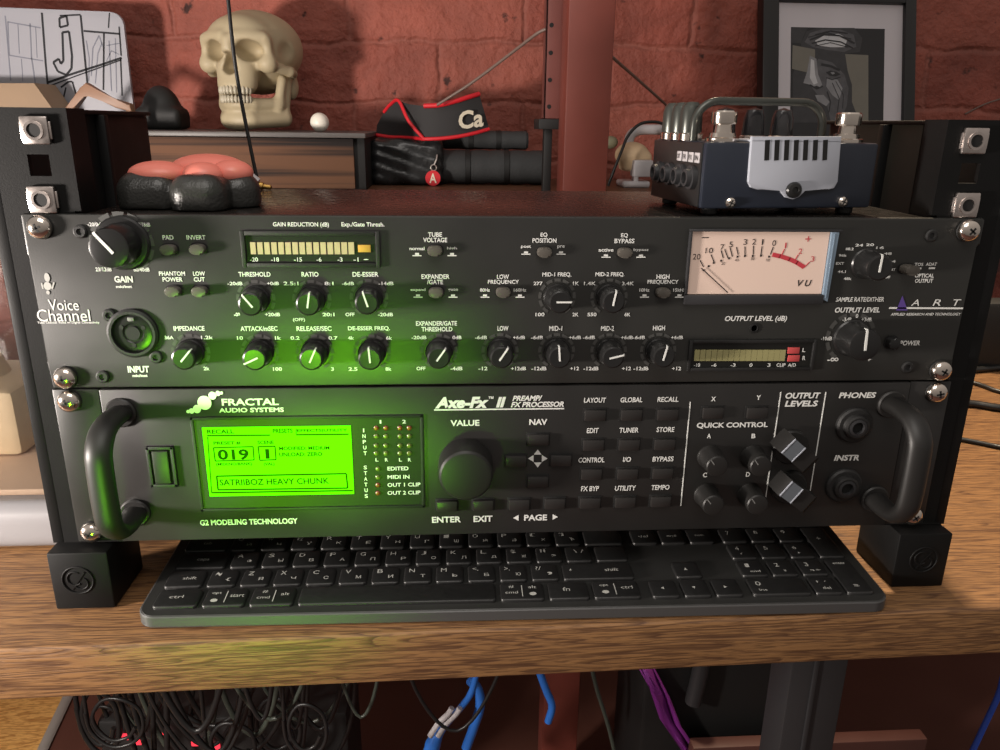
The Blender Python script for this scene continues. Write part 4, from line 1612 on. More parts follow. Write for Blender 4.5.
# display window
A, B = at(190, 417, YP), at(425, 507, YP)
x0, z1, x1, z0 = A[0], A[2], B[0], B[2]
b = MB()
for lo, hi in (((x0, z0), (x0 + 1.6, z1)), ((x1 - 1.6, z0), (x1, z1)), ((x0, z1 - 1.6), (x1, z1)), ((x0, z0), (x1, z0 + 1.6))):
    b.box((lo[0], YP - 0.9, lo[1]), (hi[0], YP, hi[1]), 0.25)
dsp = b.build('display_window', M['rubber'], frac)
b = MB()
b.box((x0 + 1.6, YP - 0.25, z0 + 1.6), (x1 - 1.6, YP - 0.05, z1 - 1.6))
b.build('window_pane', M['lens'], dsp)
C4 = [at(u, v, YP) for u, v in ((202, 426.5), (351.5, 426), (353.5, 493.5), (210, 496))]
lx0, lx1 = (C4[0][0] + C4[3][0]) / 2, (C4[1][0] + C4[2][0]) / 2
lz1, lz0 = (C4[0][2] + C4[1][2]) / 2, (C4[2][2] + C4[3][2]) / 2
b = MB()
b.box((lx0, YP - 0.55, lz0), (lx1, YP - 0.3, lz1))
lcd = b.build('lit_screen', M['lcd'], dsp)
b = MB()
yl = YP - 0.7
D = lambda x, y: (190 + x * 0.18, 410 + y * 0.18)


def DL(x0, y0, x1, y1, w=0.7):
    L(b, *D(x0, y0), *D(x1, y1), w, y=yl)


def DT(s, x, y, w, h, bold=0.03):
    T(b, s, *D(x, y), w * 0.18, h * 0.18, y=yl, bold=bold)


DT('RECALL', 170, 120, 150, 24)
DT('PRESETS', 515, 116, 110, 24)
DT('EFFECTS|UTILITY', 735, 115, 280, 20)
DL(95, 143, 445, 140)
DL(590, 138, 882, 135)
DL(590, 104, 590, 134, 0.4)
DL(98, 150, 120, 460, 0.5)
DT('PRESET #', 205, 184, 150, 20)
DT('SCENE', 420, 180, 90, 20)
DT('019', 240, 248, 172, 60, 0.03)
DT('1', 430, 244, 22, 54, 0.0)
for (xa, ya, xb, yb) in ((130, 210, 350, 204), (130, 210, 140, 284), (140, 284, 356, 278), (350, 204, 356, 278), (378, 204, 472, 202), (378, 204, 388, 280), (388, 280, 478, 276), (472, 202, 478, 276)):
    DL(xa, ya, xb, yb, 0.6)
DT('MODIFIED: MEDIUM', 635, 212, 280, 20)
DT('UNLOAD: ZERO', 615, 246, 240, 22)
DT('(MIDI:NO/BANK)', 245, 302, 200, 20)
DT('(VAL)', 440, 302, 60, 20)
for (xa, ya, xb, yb) in ((148, 368, 868, 354), (148, 368, 156, 444), (156, 444, 876, 434), (868, 354, 876, 434), (120, 460, 905, 448)):
    DL(xa, ya, xb, yb, 0.8)
DT('SATRIIBOZ HEAVY CHUNK', 470, 398, 610, 34, 0.02)
b.build('screen_graphics', M['lcdink'], lcd, fix=False)

b = MB()
for u, v, w, h, s in ((372 + 0, 0, 0, 0, ''),):
    pass
W = MB()
for r, v in enumerate((427.7, 436, 445.4, 453)):
    for u in (376.3, 386, 400, 409.3):
        p = at(u, v, YP)
        b2 = MB()
        b2.lathe((p[0], YP - 0.2, p[2]), (0, -1, 0), [(1.35, 0), (1.3, 0.5), (0.8, 0.9), (0, 1.0)], 14, cap=False)
        b2.build('indicator_led', M['ledred'] if r == 0 else M['ledoff'], dsp)
for k, v in enumerate((468.5, 476.9, 484.7, 492.7)):
    p = at(378, v, YP)
    b2 = MB()
    b2.lathe((p[0], YP - 0.2, p[2]), (0, -1, 0), [(1.35, 0), (1.3, 0.5), (0.8, 0.9), (0, 1.0)], 14, cap=False)
    b2.build('indicator_led', M['ledoff'] if k < 2 else M['ledred'], dsp)
    s = ('EDITED', 'MIDI IN', 'OUT 1 CLIP', 'OUT 2 CLIP')[k]
    w = (21, 22, 33, 33)[k]
    T(W, s, 387.5 + w / 2, v, w, 3.8, bold=0.02, y=YP - 0.5)
for k, ch in enumerate('INPUT'):
    T(W, ch, 363.6 + 0.4 * k, 430.5 + 5.7 * k, 1.2 if ch == 'I' else 3.2, 3.8, bold=0.02, y=YP - 0.5)
for k, ch in enumerate('STATUS'):
    T(W, ch, 365.3 + 0.2 * k, 467.5 + 5.7 * k, 3.2, 3.8, bold=0.02, y=YP - 0.5)
T(W, '1', 380.5, 421.8, 1.6, 3.6, y=YP - 0.5, bold=0.02)
T(W, '2', 404, 421.6, 3.6, 3.6, y=YP - 0.5, bold=0.02)
for ch, u in zip('LRLR', (377, 386.5, 400.5, 409.5)):
    T(W, ch, u, 459.8, 3, 3.4, bold=0.02, y=YP - 0.5)
W.build('lettering', M['white'], dsp, fix=False)
del b

# value knob
p = at(465.5, 463.5, YP)
b = MB()
b.lathe((p[0], YP, p[2]), (0, -1, 0), [(14.9, 0), (14.9, 3), (14.6, 13), (14.2, 15.4), (13.2, 16.6), (11.6, 17), (0, 17)], 56, cap=False)
vk = b.build('value_knob', M['knob2'], frac)

BW, BH = 11.6, 6.4


def key_button(u, v, w=BW, h=BH):
    p = at(u, v, YP)
    b = MB()
    b.box((p[0] - w / 2 - 0.7, YP - 0.4, p[2] - h / 2 - 0.7), (p[0] + w / 2 + 0.7, YP - 0.02, p[2] + h / 2 + 0.7), 0.1)
    c = b.build('button_recess', M['slot'], frac)
    b = MB()
    b.box((p[0] - w / 2, YP - 2.6, p[2] - h / 2), (p[0] + w / 2, YP - 0.4, p[2] + h / 2), 0.7)
    b.build('push_button', M['button2'], frac)


for u, v in ((538, 438.7), (515.5, 460), (560.5, 459.4), (537.4, 480.7), (447, 504.7), (483, 504), (519, 503.5), (554.5, 502.5),
             (594.7, 414.4), (631, 414.1), (667, 413.8), (593, 444.1), (628.6, 443.9), (664, 443.5), (591, 473.2), (627, 472.9), (662, 472.4),
             (589.6, 501.8), (624.7, 501.2), (660, 500.4), (712, 412), (756, 412)):
    key_button(u, v)


def soft_knob(name, u, v, r, h, parent=frac):
    p = at(u, v, YP)
    b = MB()
    b.lathe((p[0], YP, p[2]), (0, -1, 0), [(r * 1.08, 0), (r * 1.08, 1), (r, 2), (r * 0.92, h - 1), (r * 0.84, h - 0.2), (r * 0.7, h), (0, h)], 32, cap=False)
    k = b.build(name, M['knob2'], parent)
    b = MB()
    c = Vector((p[0], YP - h - 0.15, p[2]))
    b.strip(c + Vector((-0.3 * r, 0, 0.2 * r)), c + Vector((-0.6 * r, 0, 0.6 * r)), 0.5)
    b.build('pointer', M['whitedim'], k)
    return k


for u, v in ((709.5, 456.5), (752, 456.5), (706, 494.5), (749, 494)):
    soft_knob('quick_control_knob', u, v, 6.6, 14)


def wing_knob(u, v, ang):
    """Output level knob: a broad bar across a round skirt, its sloping face grey."""
    p = at(u, v, YP)
    x, z = p[0], p[2]
    b = MB()
    b.lathe((x, YP, z), (0, -1, 0), [(10.2, 0), (10.2, 2.0), (9.2, 3.2), (0, 3.2)], 36, cap=False)
    k = b.build('output_level_knob', M['knob2'], frac)
    rot = Matrix.Rotation(math.radians(ang), 3, 'Y')
    b = MB()
    pr_ = [(-12.5, 3.0), (-12.0, 11), (-10.5, 14.6), (-2.0, 14.6), (-1.0, 13.6), (8.5, 13.4), (11.5, 11), (12.5, 3)]
    hw = 5.6
    va = [Vector((x, YP, z)) + rot @ Vector((a, -h, -hw)) for a, h in pr_]
    vb = [Vector((x, YP, z)) + rot @ Vector((a, -h, hw)) for a, h in pr_]
    n = len(pr_)
    b.faces(va + vb, [list(range(n)), list(range(2 * n - 1, n - 1, -1))] + [(i, i + 1, n + i + 1, n + i) for i in range(n - 1)] + [(n - 1, 0, n, 2 * n - 1)])
    b.build('grip_bar', M['knob2'], k)
    b = MB()
    va = [Vector((x, YP, z)) + rot @ Vector((a, -h, q)) for a, h, q in ((-10.2, 15.2, -5.2), (-2.2, 15.2, -5.2), (-2.2, 15.2, 5.2), (-10.2, 15.2, 5.2))]
    vb = [q + Vector((0, 1.4, 0)) for q in va]
    b.faces(va + vb, [(0, 1, 2, 3), (7, 6, 5, 4), (0, 4, 5, 1), (1, 5, 6, 2), (2, 6, 7, 3), (3, 7, 4, 0)])
    b.build('grey_cap', M['greycap'], k)
    b = MB()
    for a in (-10.2, -2.2):
        q0 = Vector((x, YP - 15.5, z)) + rot @ Vector((a, 0, -5.2))
        q1 = Vector((x, YP - 15.5, z)) + rot @ Vector((a, 0, 5.2))
        b.strip(q0, q1, 0.6, th=0.6)
    b.build('cap_edge', M['plate'], k)


wing_knob(789.5, 446, 40)
wing_knob(788, 486, 36)


def jack(u, v):
    p = at(u, v, YP)
    x, z = p[0], p[2]
    b = MB()
    b.lathe((x, YP, z), (0, -1, 0), [(10.6, 0), (10.4, 1.4), (9.4, 2.4), (7.4, 2.6), (6.8, 4.6), (5.8, 5.2), (5.0, 5.2), (4.8, 1.0)], 36, cap=False)
    j = b.build('jack_socket', M['rubber'], frac)
    b = MB()
    b.lathe((x, YP - 4.9, z), (0, -1, 0), [(4.9, 0), (4.9, 0.5), (3.5, 0.8), (3.3, -1.5)], 28, cap=False)
    b.build('metal_ring', M['darkgrey'], j)
    b = MB()
    b.lathe((x, YP - 3.2, z), (0, -1, 0), [(3.5, 0), (0, 0.1)], 20, cap=False)
    b.build('bore', M['slot'], j)


jack(853.7, 424.8)
jack(843, 485)

W = MB()
yt = YP - 0.3


def F(s, u, v, w, h, bold=0.03, shear=0.0):
    T(W, s, u, v, w, h, bold=bold, shear=shear, y=yt)


F('FRACTAL', 250.2, 402, 57, 7, 0.03)
F('AUDIO SYSTEMS', 251.5, 410, 65, 4.6, 0.03)
F('G2 MODELING TECHNOLOGY', 249, 521.8, 98, 5.6, 0.03)
F('Axe-Fx', 462, 402.6, 54, 11.5, 0.05, 0.25)
F('II', 501, 402.2, 10, 10.5, 0.05, 0.25)
F('™', 491, 397.6, 5, 2.4, 0.02)
F('PREAMP/', 527.5, 398.2, 30, 5.4, 0.035, 0.25)
F('FX PROCESSOR', 537.5, 404.4, 53, 5.4, 0.035, 0.25)
L(W, 434, 410, 564, 408.6, 0.7, y=yt)
F('VALUE', 465, 423, 29, 6, 0.03)
F('NAV', 538.3, 422, 18, 6, 0.03)
F('ENTER', 446.5, 519.6, 29, 6, 0.03)
F('EXIT', 483, 518.8, 19, 6, 0.03)
F('PAGE', 535.6, 517.6, 23, 6, 0.03)
for s, u, v, w in (('LAYOUT', 595, 400.2, 22), ('GLOBAL', 631.5, 399.8, 22), ('RECALL', 668, 399.4, 21), ('EDIT', 592.7, 430.6, 12), ('TUNER', 629, 430.2, 19),
                   ('STORE', 665.5, 429.6, 18), ('CONTROL', 591.5, 460, 26), ('I/O', 627, 459.4, 8), ('BYPASS', 663, 459, 21), ('FX BYP', 590, 488.6, 18),
                   ('UTILITY', 625.5, 488.2, 21), ('TEMPO', 660.5, 487.4, 18)):
    F(s, u, v, w, 5, 0.02, 0.08)
F('X', 713.5, 399, 4.5, 4.6)
F('Y', 758.6, 397.6, 4.5, 4.6)
F('QUICK CONTROL', 732.4, 425.4, 71, 6, 0.03)
for s, u, v in (('A', 709, 436), ('B', 753.5, 436), ('C', 705, 475), ('D', 748, 474.4)):
    F(s, u, v, 4, 4.6)
F('OUTPUT', 803, 395.6, 35, 6, 0.035, 0.15)
F('LEVELS', 801.5, 403.6, 33, 6, 0.035, 0.15)
F('1', 796.5, 434.5, 1.5, 4.8, 0.0)
F('PHONES', 857.5, 395.2, 37, 5.8, 0.035, 0.15)
F('INSTR', 846.8, 457.8, 25, 5.8, 0.035, 0.15)
for u0, v0, u1, v1 in ((690.4, 402, 680.8, 506), (781, 392, 764.8, 504), (826, 392, 809.9, 493)):
    L(W, u0, v0, u1, v1, 0.55, y=yt)
for tri in (((537.7, 449.5), (533.8, 454.6), (541.6, 454.6)), ((537.7, 467.5), (533.8, 462.4), (541.6, 462.4)), ((528, 458.5), (533.6, 455), (533.6, 462)), ((547.4, 458.5), (541.8, 455), (541.8, 462)),
            ((513, 517.9), (518.6, 515), (518.6, 520.8)), ((558, 517), (552.6, 514.2), (552.6, 519.8))):
    W.faces([tuple(at(u, v, yt)) for u, v in tri], [(0, 1, 2)])
W.build('lettering', M['white'], frac, fix=False)
b = MB()
for u, v, r in ((204.6, 402.6, 7), (212.4, 395.6, 4), (218, 393.4, 2.6), (221.4, 393, 1.6), (197, 409, 4), (191.6, 411, 2.6), (188, 411.6, 1.6)):
    p = at(u, v, yt)
    a_, bb = mm_per_px(u, v, yt)
    n = 20
    b.prism([(p[0] + r * a_ * math.cos(2 * math.pi * k / n), p[2] + r * bb * math.sin(2 * math.pi * k / n)) for k in range(n)], yt - 0.05 * r, yt + 0.2)
b.build('dotted_emblem', M['white'], frac)

# ------------------------------------------------------------------ keyboard
FL_, FR_ = Vector((-204.5, -29.0, TOP)), Vector((209.0, -33.5, TOP))
ex = (FR_ - FL_).normalized()
ey = Vector((-ex.y, ex.x, 0))
KW, KD = (FR_ - FL_).length, 125.0
htop = lambda bb: 8.2 + bb * 0.052
kb = empty('keyboard', FL_ + ex * KW / 2 + ey * KD / 2, 'slim black full-size keyboard with round corners pushed under the rack', 'keyboard')
KP = lambda a, bb, h: FL_ + ex * a + ey * bb + Vector((0, 0, h))


def rrect(w, d, r, n=6, inset=0.0):
    pts = []
    for cx, cy, s in ((w - r, r, -90), (w - r, d - r, 0), (r, d - r, 90), (r, r, 180)):
        for k in range(n + 1):
            t = math.radians(s + 90 * k / n)
            pts.append((cx + (r - inset) * math.cos(t), cy + (r - inset) * math.sin(t)))
    return pts


def slab(mb, rings):
    n = len(rings[0])
    vr = [[mb.bm.verts.new(p) for p in R] for R in rings]
    for A, B in zip(vr, vr[1:]):
        for k in range(n):
            mb.bm.faces.new([A[k], A[(k + 1) % n], B[(k + 1) % n], B[k]])
    mb.bm.faces.new(list(reversed(vr[0])))
    mb.bm.faces.new(vr[-1])


b = MB()
o0, o1 = rrect(KW, KD, 10), rrect(KW, KD, 10, inset=1.0)
slab(b, [[KP(x, y, 0.8) for x, y in o1], [KP(x, y, 1.8) for x, y in o0], [KP(x, y, htop(y) - 0.9) for x, y in o0], [KP(x, y, htop(y) - 0.35) for x, y in rrect(KW, KD, 10, inset=0.5)]])
b.build('base', M['kbbase'], kb)
b = MB()
slab(b, [[KP(x, y, htop(y) - 0.5) for x, y in rrect(KW, KD, 10, inset=0.7)], [KP(x, y, htop(y)) for x, y in rrect(KW, KD, 10, inset=1.2)]])
b.build('deck', M['kbdeck'], kb)
U = (KW - 12) / 22.36
PIT = 17.6


def key(x0, w, row, leg=(), rows=1):
    a0, a1 = 6 + x0 * U + 1.2, 6 + (x0 + w) * U - 1.2
    b0, b1 = 5.2 + row * PIT + 0.8, 5.2 + (row + rows) * PIT - 1.6
    mbk = MB()
    h = 1.9

    def rr(ins, r=2.2):
        return [(a0 + x, b0 + y) for x, y in rrect(a1 - a0, b1 - b0, r, 3, inset=ins)]
    slab(mbk, [[KP(x, y, htop(y) - 0.2) for x, y in rr(0)], [KP(x, y, htop(y) + h - 0.6) for x, y in rr(0)], [KP(x, y, htop(y) + h - 0.15) for x, y in rr(0.35)], [KP(x, y, htop(y) + h) for x, y in rr(0.9)]])
    k = mbk.build('key', M['key'], kb, angle=50)
    if leg:
        t = MB()
        up = Vector((ey.x, ey.y, 0.052)).normalized()
        for s, fx, fy, ww, hh in leg:
            aa, bb_ = a0 + (a1 - a0) * fx, b0 + (b1 - b0) * fy
            if s == '|':
                c0, c1_ = KP(aa - 0.3, bb_ - hh / 2, htop(bb_) + h + 0.1), KP(aa + 0.3, bb_ + hh / 2, htop(bb_) + h + 0.1)
                text_at(t, 'I', KP(aa, bb_, htop(bb_) + h + 0.12), 0.5, hh, ex=ex, ez=up)
            elif s == 'dot':
                cc = KP(aa, bb_, htop(bb_) + h + 0.12)
                vs = [cc + ex * (ww / 2 * math.cos(q * math.pi / 5)) + up * (hh / 2 * math.sin(q * math.pi / 5)) for q in range(10)]
                t.faces(vs, [list(range(10))])
            elif s in ('<', '>', 'v', '^'):
                cc = KP(aa, bb_, htop(bb_) + h + 0.12)
                dd = {'<': [(-1, 0), (0.7, -0.9), (0.7, 0.9)], '>': [(1, 0), (-0.7, 0.9), (-0.7, -0.9)], 'v': [(0, -1), (0.9, 0.7), (-0.9, 0.7)], '^': [(0, 1), (-0.9, -0.7), (0.9, -0.7)]}[s]
                t.faces([cc + ex * (x * ww / 2) + up * (y * hh / 2) for x, y in dd], [(0, 1, 2)])
            else:
                text_at(t, s, KP(aa, bb_, htop(bb_) + h + 0.12), ww, hh, ex=ex, ez=up, bold=0.0)
        t.build('legend', M['legend'], k, fix=False)
    return k


two = lambda a_, c_2: ((a_, 0.28, 0.72, 3.2, 3.4), (c_2, 0.68, 0.38, 2.8, 2.8))
key(0, 1.45, 0, (('ctrl', 0.45, 0.55, 7.5, 2.6),))
key(1.45, 1.4, 0, (('opt', 0.25, 0.7, 5, 2.4), ('dot', 0.25, 0.3, 4, 3), ('|', 0.5, 0.5, 1, 10), ('start', 0.76, 0.55, 7.5, 2.4)))
key(2.85, 1.45, 0, (('#', 0.28, 0.75, 3, 2.4), ('cmd', 0.28, 0.42, 7, 2.2), ('|', 0.52, 0.5, 1, 10), ('alt', 0.76, 0.6, 4.5, 2.6)))
key(4.3, 6.15, 0)
key(10.45, 1.5, 0, (('#', 0.26, 0.75, 3, 2.4), ('cmd', 0.26, 0.42, 7, 2.2), ('|', 0.5, 0.5, 1, 10), ('alt', 0.74, 0.72, 4.5, 2.4), ('dot', 0.74, 0.32, 4, 3)))
key(11.95, 1.4, 0, (('fn', 0.45, 0.55, 4, 3.2),))
key(13.35, 1.6, 0, (('opt', 0.26, 0.72, 5, 2.4), ('dot', 0.26, 0.34, 4, 3), ('|', 0.48, 0.5, 1, 10), ('ctrl', 0.74, 0.6, 6.5, 2.6)))
key(15.17, 1, 0, (('<', 0.45, 0.5, 2.2, 2.6),))
key(16.17, 1, 0, (('v', 0.45, 0.5, 2.2, 2.6),))
key(17.17, 1, 0, (('>', 0.45, 0.5, 2.2, 2.6),))
key(18.34, 2, 0, (('0', 0.17, 0.66, 3, 3.6), ('ins', 0.2, 0.28, 4.5, 2)))
key(20.34, 1, 0, ((',', 0.3, 0.7, 1, 2), ('.', 0.6, 0.72, 0.8, 0.8), ('del', 0.5, 0.32, 4.5, 2.4)))
key(21.34, 1, 0, (('enter', 0.5, 0.86, 7.5, 2.0), ('=', 0.5, 0.2, 3, 1.8)), rows=2)
key(0, 1.3, 1, (('shift', 0.6, 0.5, 7.5, 2.6),))
x = 1.3
for a_, c_2 in (('~', '{'), ('Z', 'Я'), ('X', 'Ч'), ('C', 'С'), ('V', 'М'), ('B', 'И'), ('N', 'Т'), ('M', 'Ь'), ('<,', 'Б'), ('>', 'Ю'), ('?/', ',')):
    key(x, 1.02, 1, two(a_ if a_ not in ('<', '>') else '>.', c_2))
    x += 1.02
key(x, 14.95 - x, 1, (('▴', 0.12, 0.6, 1.6, 1.8), ('shift', 0.7, 0.55, 8, 2.8)))
key(16.17, 1, 1, (('^', 0.45, 0.5, 2.2, 2.6),))
for k, (s, s2) in enumerate((('1', 'end'), ('2', 'v'), ('3', 'pg dn'))):
    key(18.34 + k, 1, 1, ((s, 0.35, 0.66, 2.4, 3.4), (s2, 0.55, 0.28, 1.6 if s2 == 'v' else 6, 2)))
key(0, 1.75, 2, (('caps', 0.5, 0.5, 7, 2.6),))
x = 1.75
for a_, c_2 in (('A', 'Ф'), ('S', 'Ы'), ('D', 'В'), ('F', 'А'), ('G', 'П'), ('H', 'Р'), ('J', 'О'), ('K', 'Л'), ('L', 'Д'), (';', 'Ж'), ('"', 'Э'), ('|\\', '/')):
    if a_ == '|\\':
        key(x, 1.0, 2, (('\\', 0.4, 0.66, 2, 3.4), ('/', 0.66, 0.66, 2, 3.4)))
    else:
        key(x, 1.0, 2, two(a_, c_2))
    x += 1.0
key(x, 14.95 - x, 2)
for k, (s, s2) in enumerate((('4', '<'), ('5', ''), ('6', '>'))):
    key(18.34 + k, 1, 2, ((s, 0.35, 0.66, 2.4, 3.4),) + (((s2, 0.4, 0.28, 1.6, 2),) if s2 else ()))
key(21.34, 1, 2, (('+', 0.45, 0.6, 2.6, 2.6),), rows=2)
key(0, 1.5, 3, (('tab', 0.5, 0.5, 5, 2.6),))
x = 1.5
for a_, c_2 in (('Q', 'Й'), ('W', 'Ц'), ('E', 'У'), ('R', 'К'), ('T', 'Е'), ('Y', 'Н'), ('U', 'Г'), ('I', 'Ш'), ('O', 'Щ'), ('P', 'З'), ('[', 'Х'), (']', 'Ъ')):
    key(x, 1.0, 3, two(a_, c_2))
    x += 1.0
key(x, 14.95 - x, 3)
for k in range(3):
    key(15.17 + k, 1, 3, ((('del', 'end', 'pgdn')[k], 0.5, 0.5, 6, 2.2),))
for k in range(3):
    key(18.34 + k, 1, 3, (('789'[k], 0.35, 0.66, 2.4, 3.4),))
for k in range(14):
    key(k * (14.95 / 14), 14.95 / 14, 4)
for k in range(3):
    key(15.17 + k, 1, 4)
for k in range(4):
    key(18.34 + k, 1, 4)

# ------------------------------------------------------------------ paw shaped rubber toy on the upper unit
LZ = 177.4
paw = empty('paw_massager', (-172, 48, LZ), 'black rubber cat paw with pink pads on the rack lid', 'toy')
lob = [(-191, 37, 16), (-163.5, 28, 14.5), (-148, 42, 11), (-194, 58, 13)]
body = sunion([rbox((x, y, LZ + 6), (r, r, 12.5), 10.5) for x, y, r in lob] + [rbox((-171, 56, LZ + 5), (27, 26, 12), 11)], 1.0)
bsub = ssub(body, [ell((-168, 50, LZ + 20), (32, 27, 6))], 2.0)
b = MB()
sdf_mesh(b, lambda X, Y, Z: np.maximum(bsub(X, Y, Z), LZ + 0.2 - Z), (-214, 8, LZ - 2), (-130, 92, LZ + 25), 1.2)
b.build('rubber_body', M['pawblack'], paw, angle=80)
for c, r in (((-187, 37, LZ + 17), (15.5, 12, 6.6)), ((-163.5, 34, LZ + 17), (10.5, 10, 6.4)), ((-151, 43, LZ + 17.5), (10.8, 10.5, 6.8)), ((-168, 60, LZ + 19), (20, 15, 7.4))):
    b = MB()
    sdf_mesh(b, ell(c, r), tuple(c[i] - r[i] - 3 for i in range(3)), tuple(c[i] + r[i] + 3 for i in range(3)), 1.2)
    b.build('pad', M['pink'], paw, angle=80)

# thin wire and plug behind the paw
b = MB()
b.tube([at(221, -320, 172), at(224, -60, 172), at(229, 8, 172), at(236, 70, 172), at(247, 130, 172), at(258, 184, 172)], 1.25, 8)
tag(b.build('hanging_cable', M['cable']), 'thin black cord hanging upright in front of the skull', 'cable')
pg = at(256, 184, 150)
plug = empty('cable_plug', (pg[0], 150, LZ), 'small white and brass plug behind the paw on the rack lid', 'plug')
b = MB()
b.tube([(pg[0] - 16, 148, LZ + 12), (pg[0] - 8, 148, LZ + 11), (pg[0] + 1, 148, LZ + 4)], 4.0, 12)
b.build('sleeve', M['whiteplastic'], plug)
b = MB()
b.lathe((pg[0] + 1, 148, LZ + 2.9), (1, 0, -0.15), [(2.6, 0), (2.6, 4), (1.6, 4.5), (1.6, 9), (0, 10)], 14)
b.build('pin', M['brass'], plug)

# ------------------------------------------------------------------ tube pedal on the upper unit
ped = empty('tube_pedal', (138, 45, LZ), 'navy tube preamp pedal with grey vent plate and chrome footswitches', 'pedal')
PZ0, PZ1, PX0_, PX1_ = 181.2, 214.0, 91.8, 181.6
b = MB()
b.box((PX0_, 5, PZ0), (PX1_, 78, PZ1), 1.4)
b.build('case', M['pedal'], ped)
b = MB()
b.box((PX0_ - 0.8, 7.5, PZ0 + 0.6), (PX0_ + 0.6, 77, PZ1 - 0.6), 0.4)
b.build('side_plate', M['pedalside'], ped)
for x in (100, 173):
    for y in (14, 70):
        b = MB()
        b.lathe((x, y, LZ), (0, 0, 1), [(3.6, 0), (4.2, 0.8), (4.2, PZ0 - LZ)], 18)
        b.build('rubber_foot', M['rubber'], ped)
gp = lambda x, y: at(640 + x * 0.25, 80 + y * 0.25, 4.4)
b = MB()
ol = [(440, 226), (800, 226), (785, 410), (770, 436), (745, 442), (650, 442), (632, 470), (605, 480), (575, 472), (558, 450), (556, 441), (465, 440), (436, 430), (426, 408)]
pl_ = [gp(x, y) for x, y in ol]
b.prism([(q[0], q[2]) for q in pl_], 3.0, 4.9, 0.5)
b.box((gp(440, 226)[0], 3.0, PZ1 + 0.1), (gp(800, 226)[0], 40, PZ1 + 1.3), 0.4)
vp = b.build('vent_plate', M['plate'], ped)
b = MB()
for x in (501, 540, 579, 617, 655, 694, 734):
    a0, a1 = gp(x, 240), gp(x - 4, 322)
    b.strip((a0[0], 2.75, a0[2]), (a1[0], 2.75, a1[2]), 2.4, th=0.5)
b.build('vent_slots', M['slot'], vp)
q = gp(605, 442)
b = MB()
b.lathe((q[0], 4.0, q[2]), (0, -1, 0), [(4.1, 0), (4.1, 1.8), (3.4, 3.0), (1.8, 3.4), (1.4, 2.4), (0, 2.4)], 24, cap=False)
b.build('thumb_screw', M['knob'], ped)
for x, y in ((360, 493), (812, 493)):
    q = gp(x, y)
    b = MB()
    b.lathe((q[0], 5, q[2]), (0, -1, 0), [(2.6, 0), (2.6, 0.8), (1.6, 1.6), (0, 1.7)], 18, cap=False)
    sc_ = b.build('case_screw', M['chrome'], ped)
    b = MB()
    b.strip((q[0] - 1.5, 3.1, q[2] + 0.6), (q[0] + 1.5, 3.1, q[2] - 0.6), 0.5, th=0.6)
    b.strip((q[0] - 0.6, 3.1, q[2] - 1.5), (q[0] + 0.6, 3.1, q[2] + 1.5), 0.5, th=0.6)
    b.build('cross_slot', M['slot'], sc_)
for u in (724, 848.5):
    q = at(u, 137, 17)
    b = MB()
    b.lathe((q[0], 17, PZ1), (0, 0, 1), [(8.2, 0), (8.2, 1.6), (7.6, 2.0), (6.4, 2.0), (6.2, 4.2), (4.4, 4.4), (4.0, 8.2), (6.0, 8.6), (6.2, 9.4), (6.2, 14.2), (5.4, 15), (0, 15.1)], 26, cap=False)
    b.build('footswitch', M['chrome'], ped)


def hoop(y, x0, x1, r=2.0, zt=234.0):
    b = MB()
    R = 12.0
    pts = [(x0, y, PZ1 - 1), (x0, y, zt - R - 2)]
    for k in range(9):
        t = math.pi - math.pi / 2 * k / 8
        pts.append((x0 + R + R * math.cos(t), y, zt - R + R * math.sin(t)))
    for k in range(9):
        t = math.pi / 2 - math.pi / 2 * k / 8
        pts.append((x1 - R + R * math.cos(t), y, zt - R + R * math.sin(t)))
    pts += [(x1, y, zt - R - 2), (x1, y, PZ1 - 1)]
    b.tube(pts, r, 12, smooth=1)
    b.build('guard_hoop', M['hoop'], ped)


hoop(30, 95, 164, 2.1)
for y in (40, 53, 66):
    b = MB()
    b.lathe((97, y, PZ1), (0, 0, 1), [(6.4, 0), (6.4, 3.2), (5.6, 3.8)], 24)
    kc = b.build('knob_collar', M['chrome'], ped)
    b = MB()
    b.lathe((97, y, PZ1 + 3.6), (0, 0, 1), [(5.6, 0), (5.8, 1.5), (5.5, 11), (4.8, 14), (3.2, 15.8), (0, 16.2)], 24, cap=False)
    b.build('control_knob', M['hoop'], ped)
for x, y in ((117, 44), (133, 44), (149, 44)):
    b = MB()
    b.lathe((x, y, PZ1), (0, 0, 1), [(5.8, 0), (5.8, 3), (5.4, 12), (4.2, 16), (0, 17.4)], 22, cap=False)
    tb = b.build('glass_tube', M['tubeglass'], ped)
    b = MB()
    b.lathe((x, y, PZ1), (0, 0, 1), [(6.5, 0), (6.5, 2.4), (5.9, 2.8)], 22, cap=False)
    b.build('tube_socket', M['steel'], tb)
for k, y in enumerate((12, 20, 28, 36)):
    b = MB()
    b.box((PX0_ - 1.3, y - 3.0, 203.5), (PX0_ - 0.7, y + 3.0, 208.5), 0.2)
    st_ = b.build('label_sticker', M['whiteplastic'], ped)
    b = MB()
    text_at(b, ('IN', 'FX', 'THRU', 'OUT')[k], (PX0_ - 1.45, y, 206), 4.0, 2.4, ex=(0, -1, 0), ez=(0, 0, 1))
    b.build('lettering', M['vuink'], st_)
for y in (15, 30, 46, 62):
    b = MB()
    b.lathe((PX0_ - 0.8, y, 196), (-1, 0, 0), [(6.0, 0), (6.0, 2.6), (4.6, 2.7), (4.4, 5.0), (3.0, 5.2), (2.8, 0.6)], 6 if False else 24, cap=False)
    jj = b.build('jack_socket', M['darkgrey'], ped)
    b = MB()
    b.lathe((PX0_ - 1.2, y, 196), (-1, 0, 0), [(2.9, 0), (0, 0.2)], 16, cap=False)
    b.build('bore', M['slot'], jj)

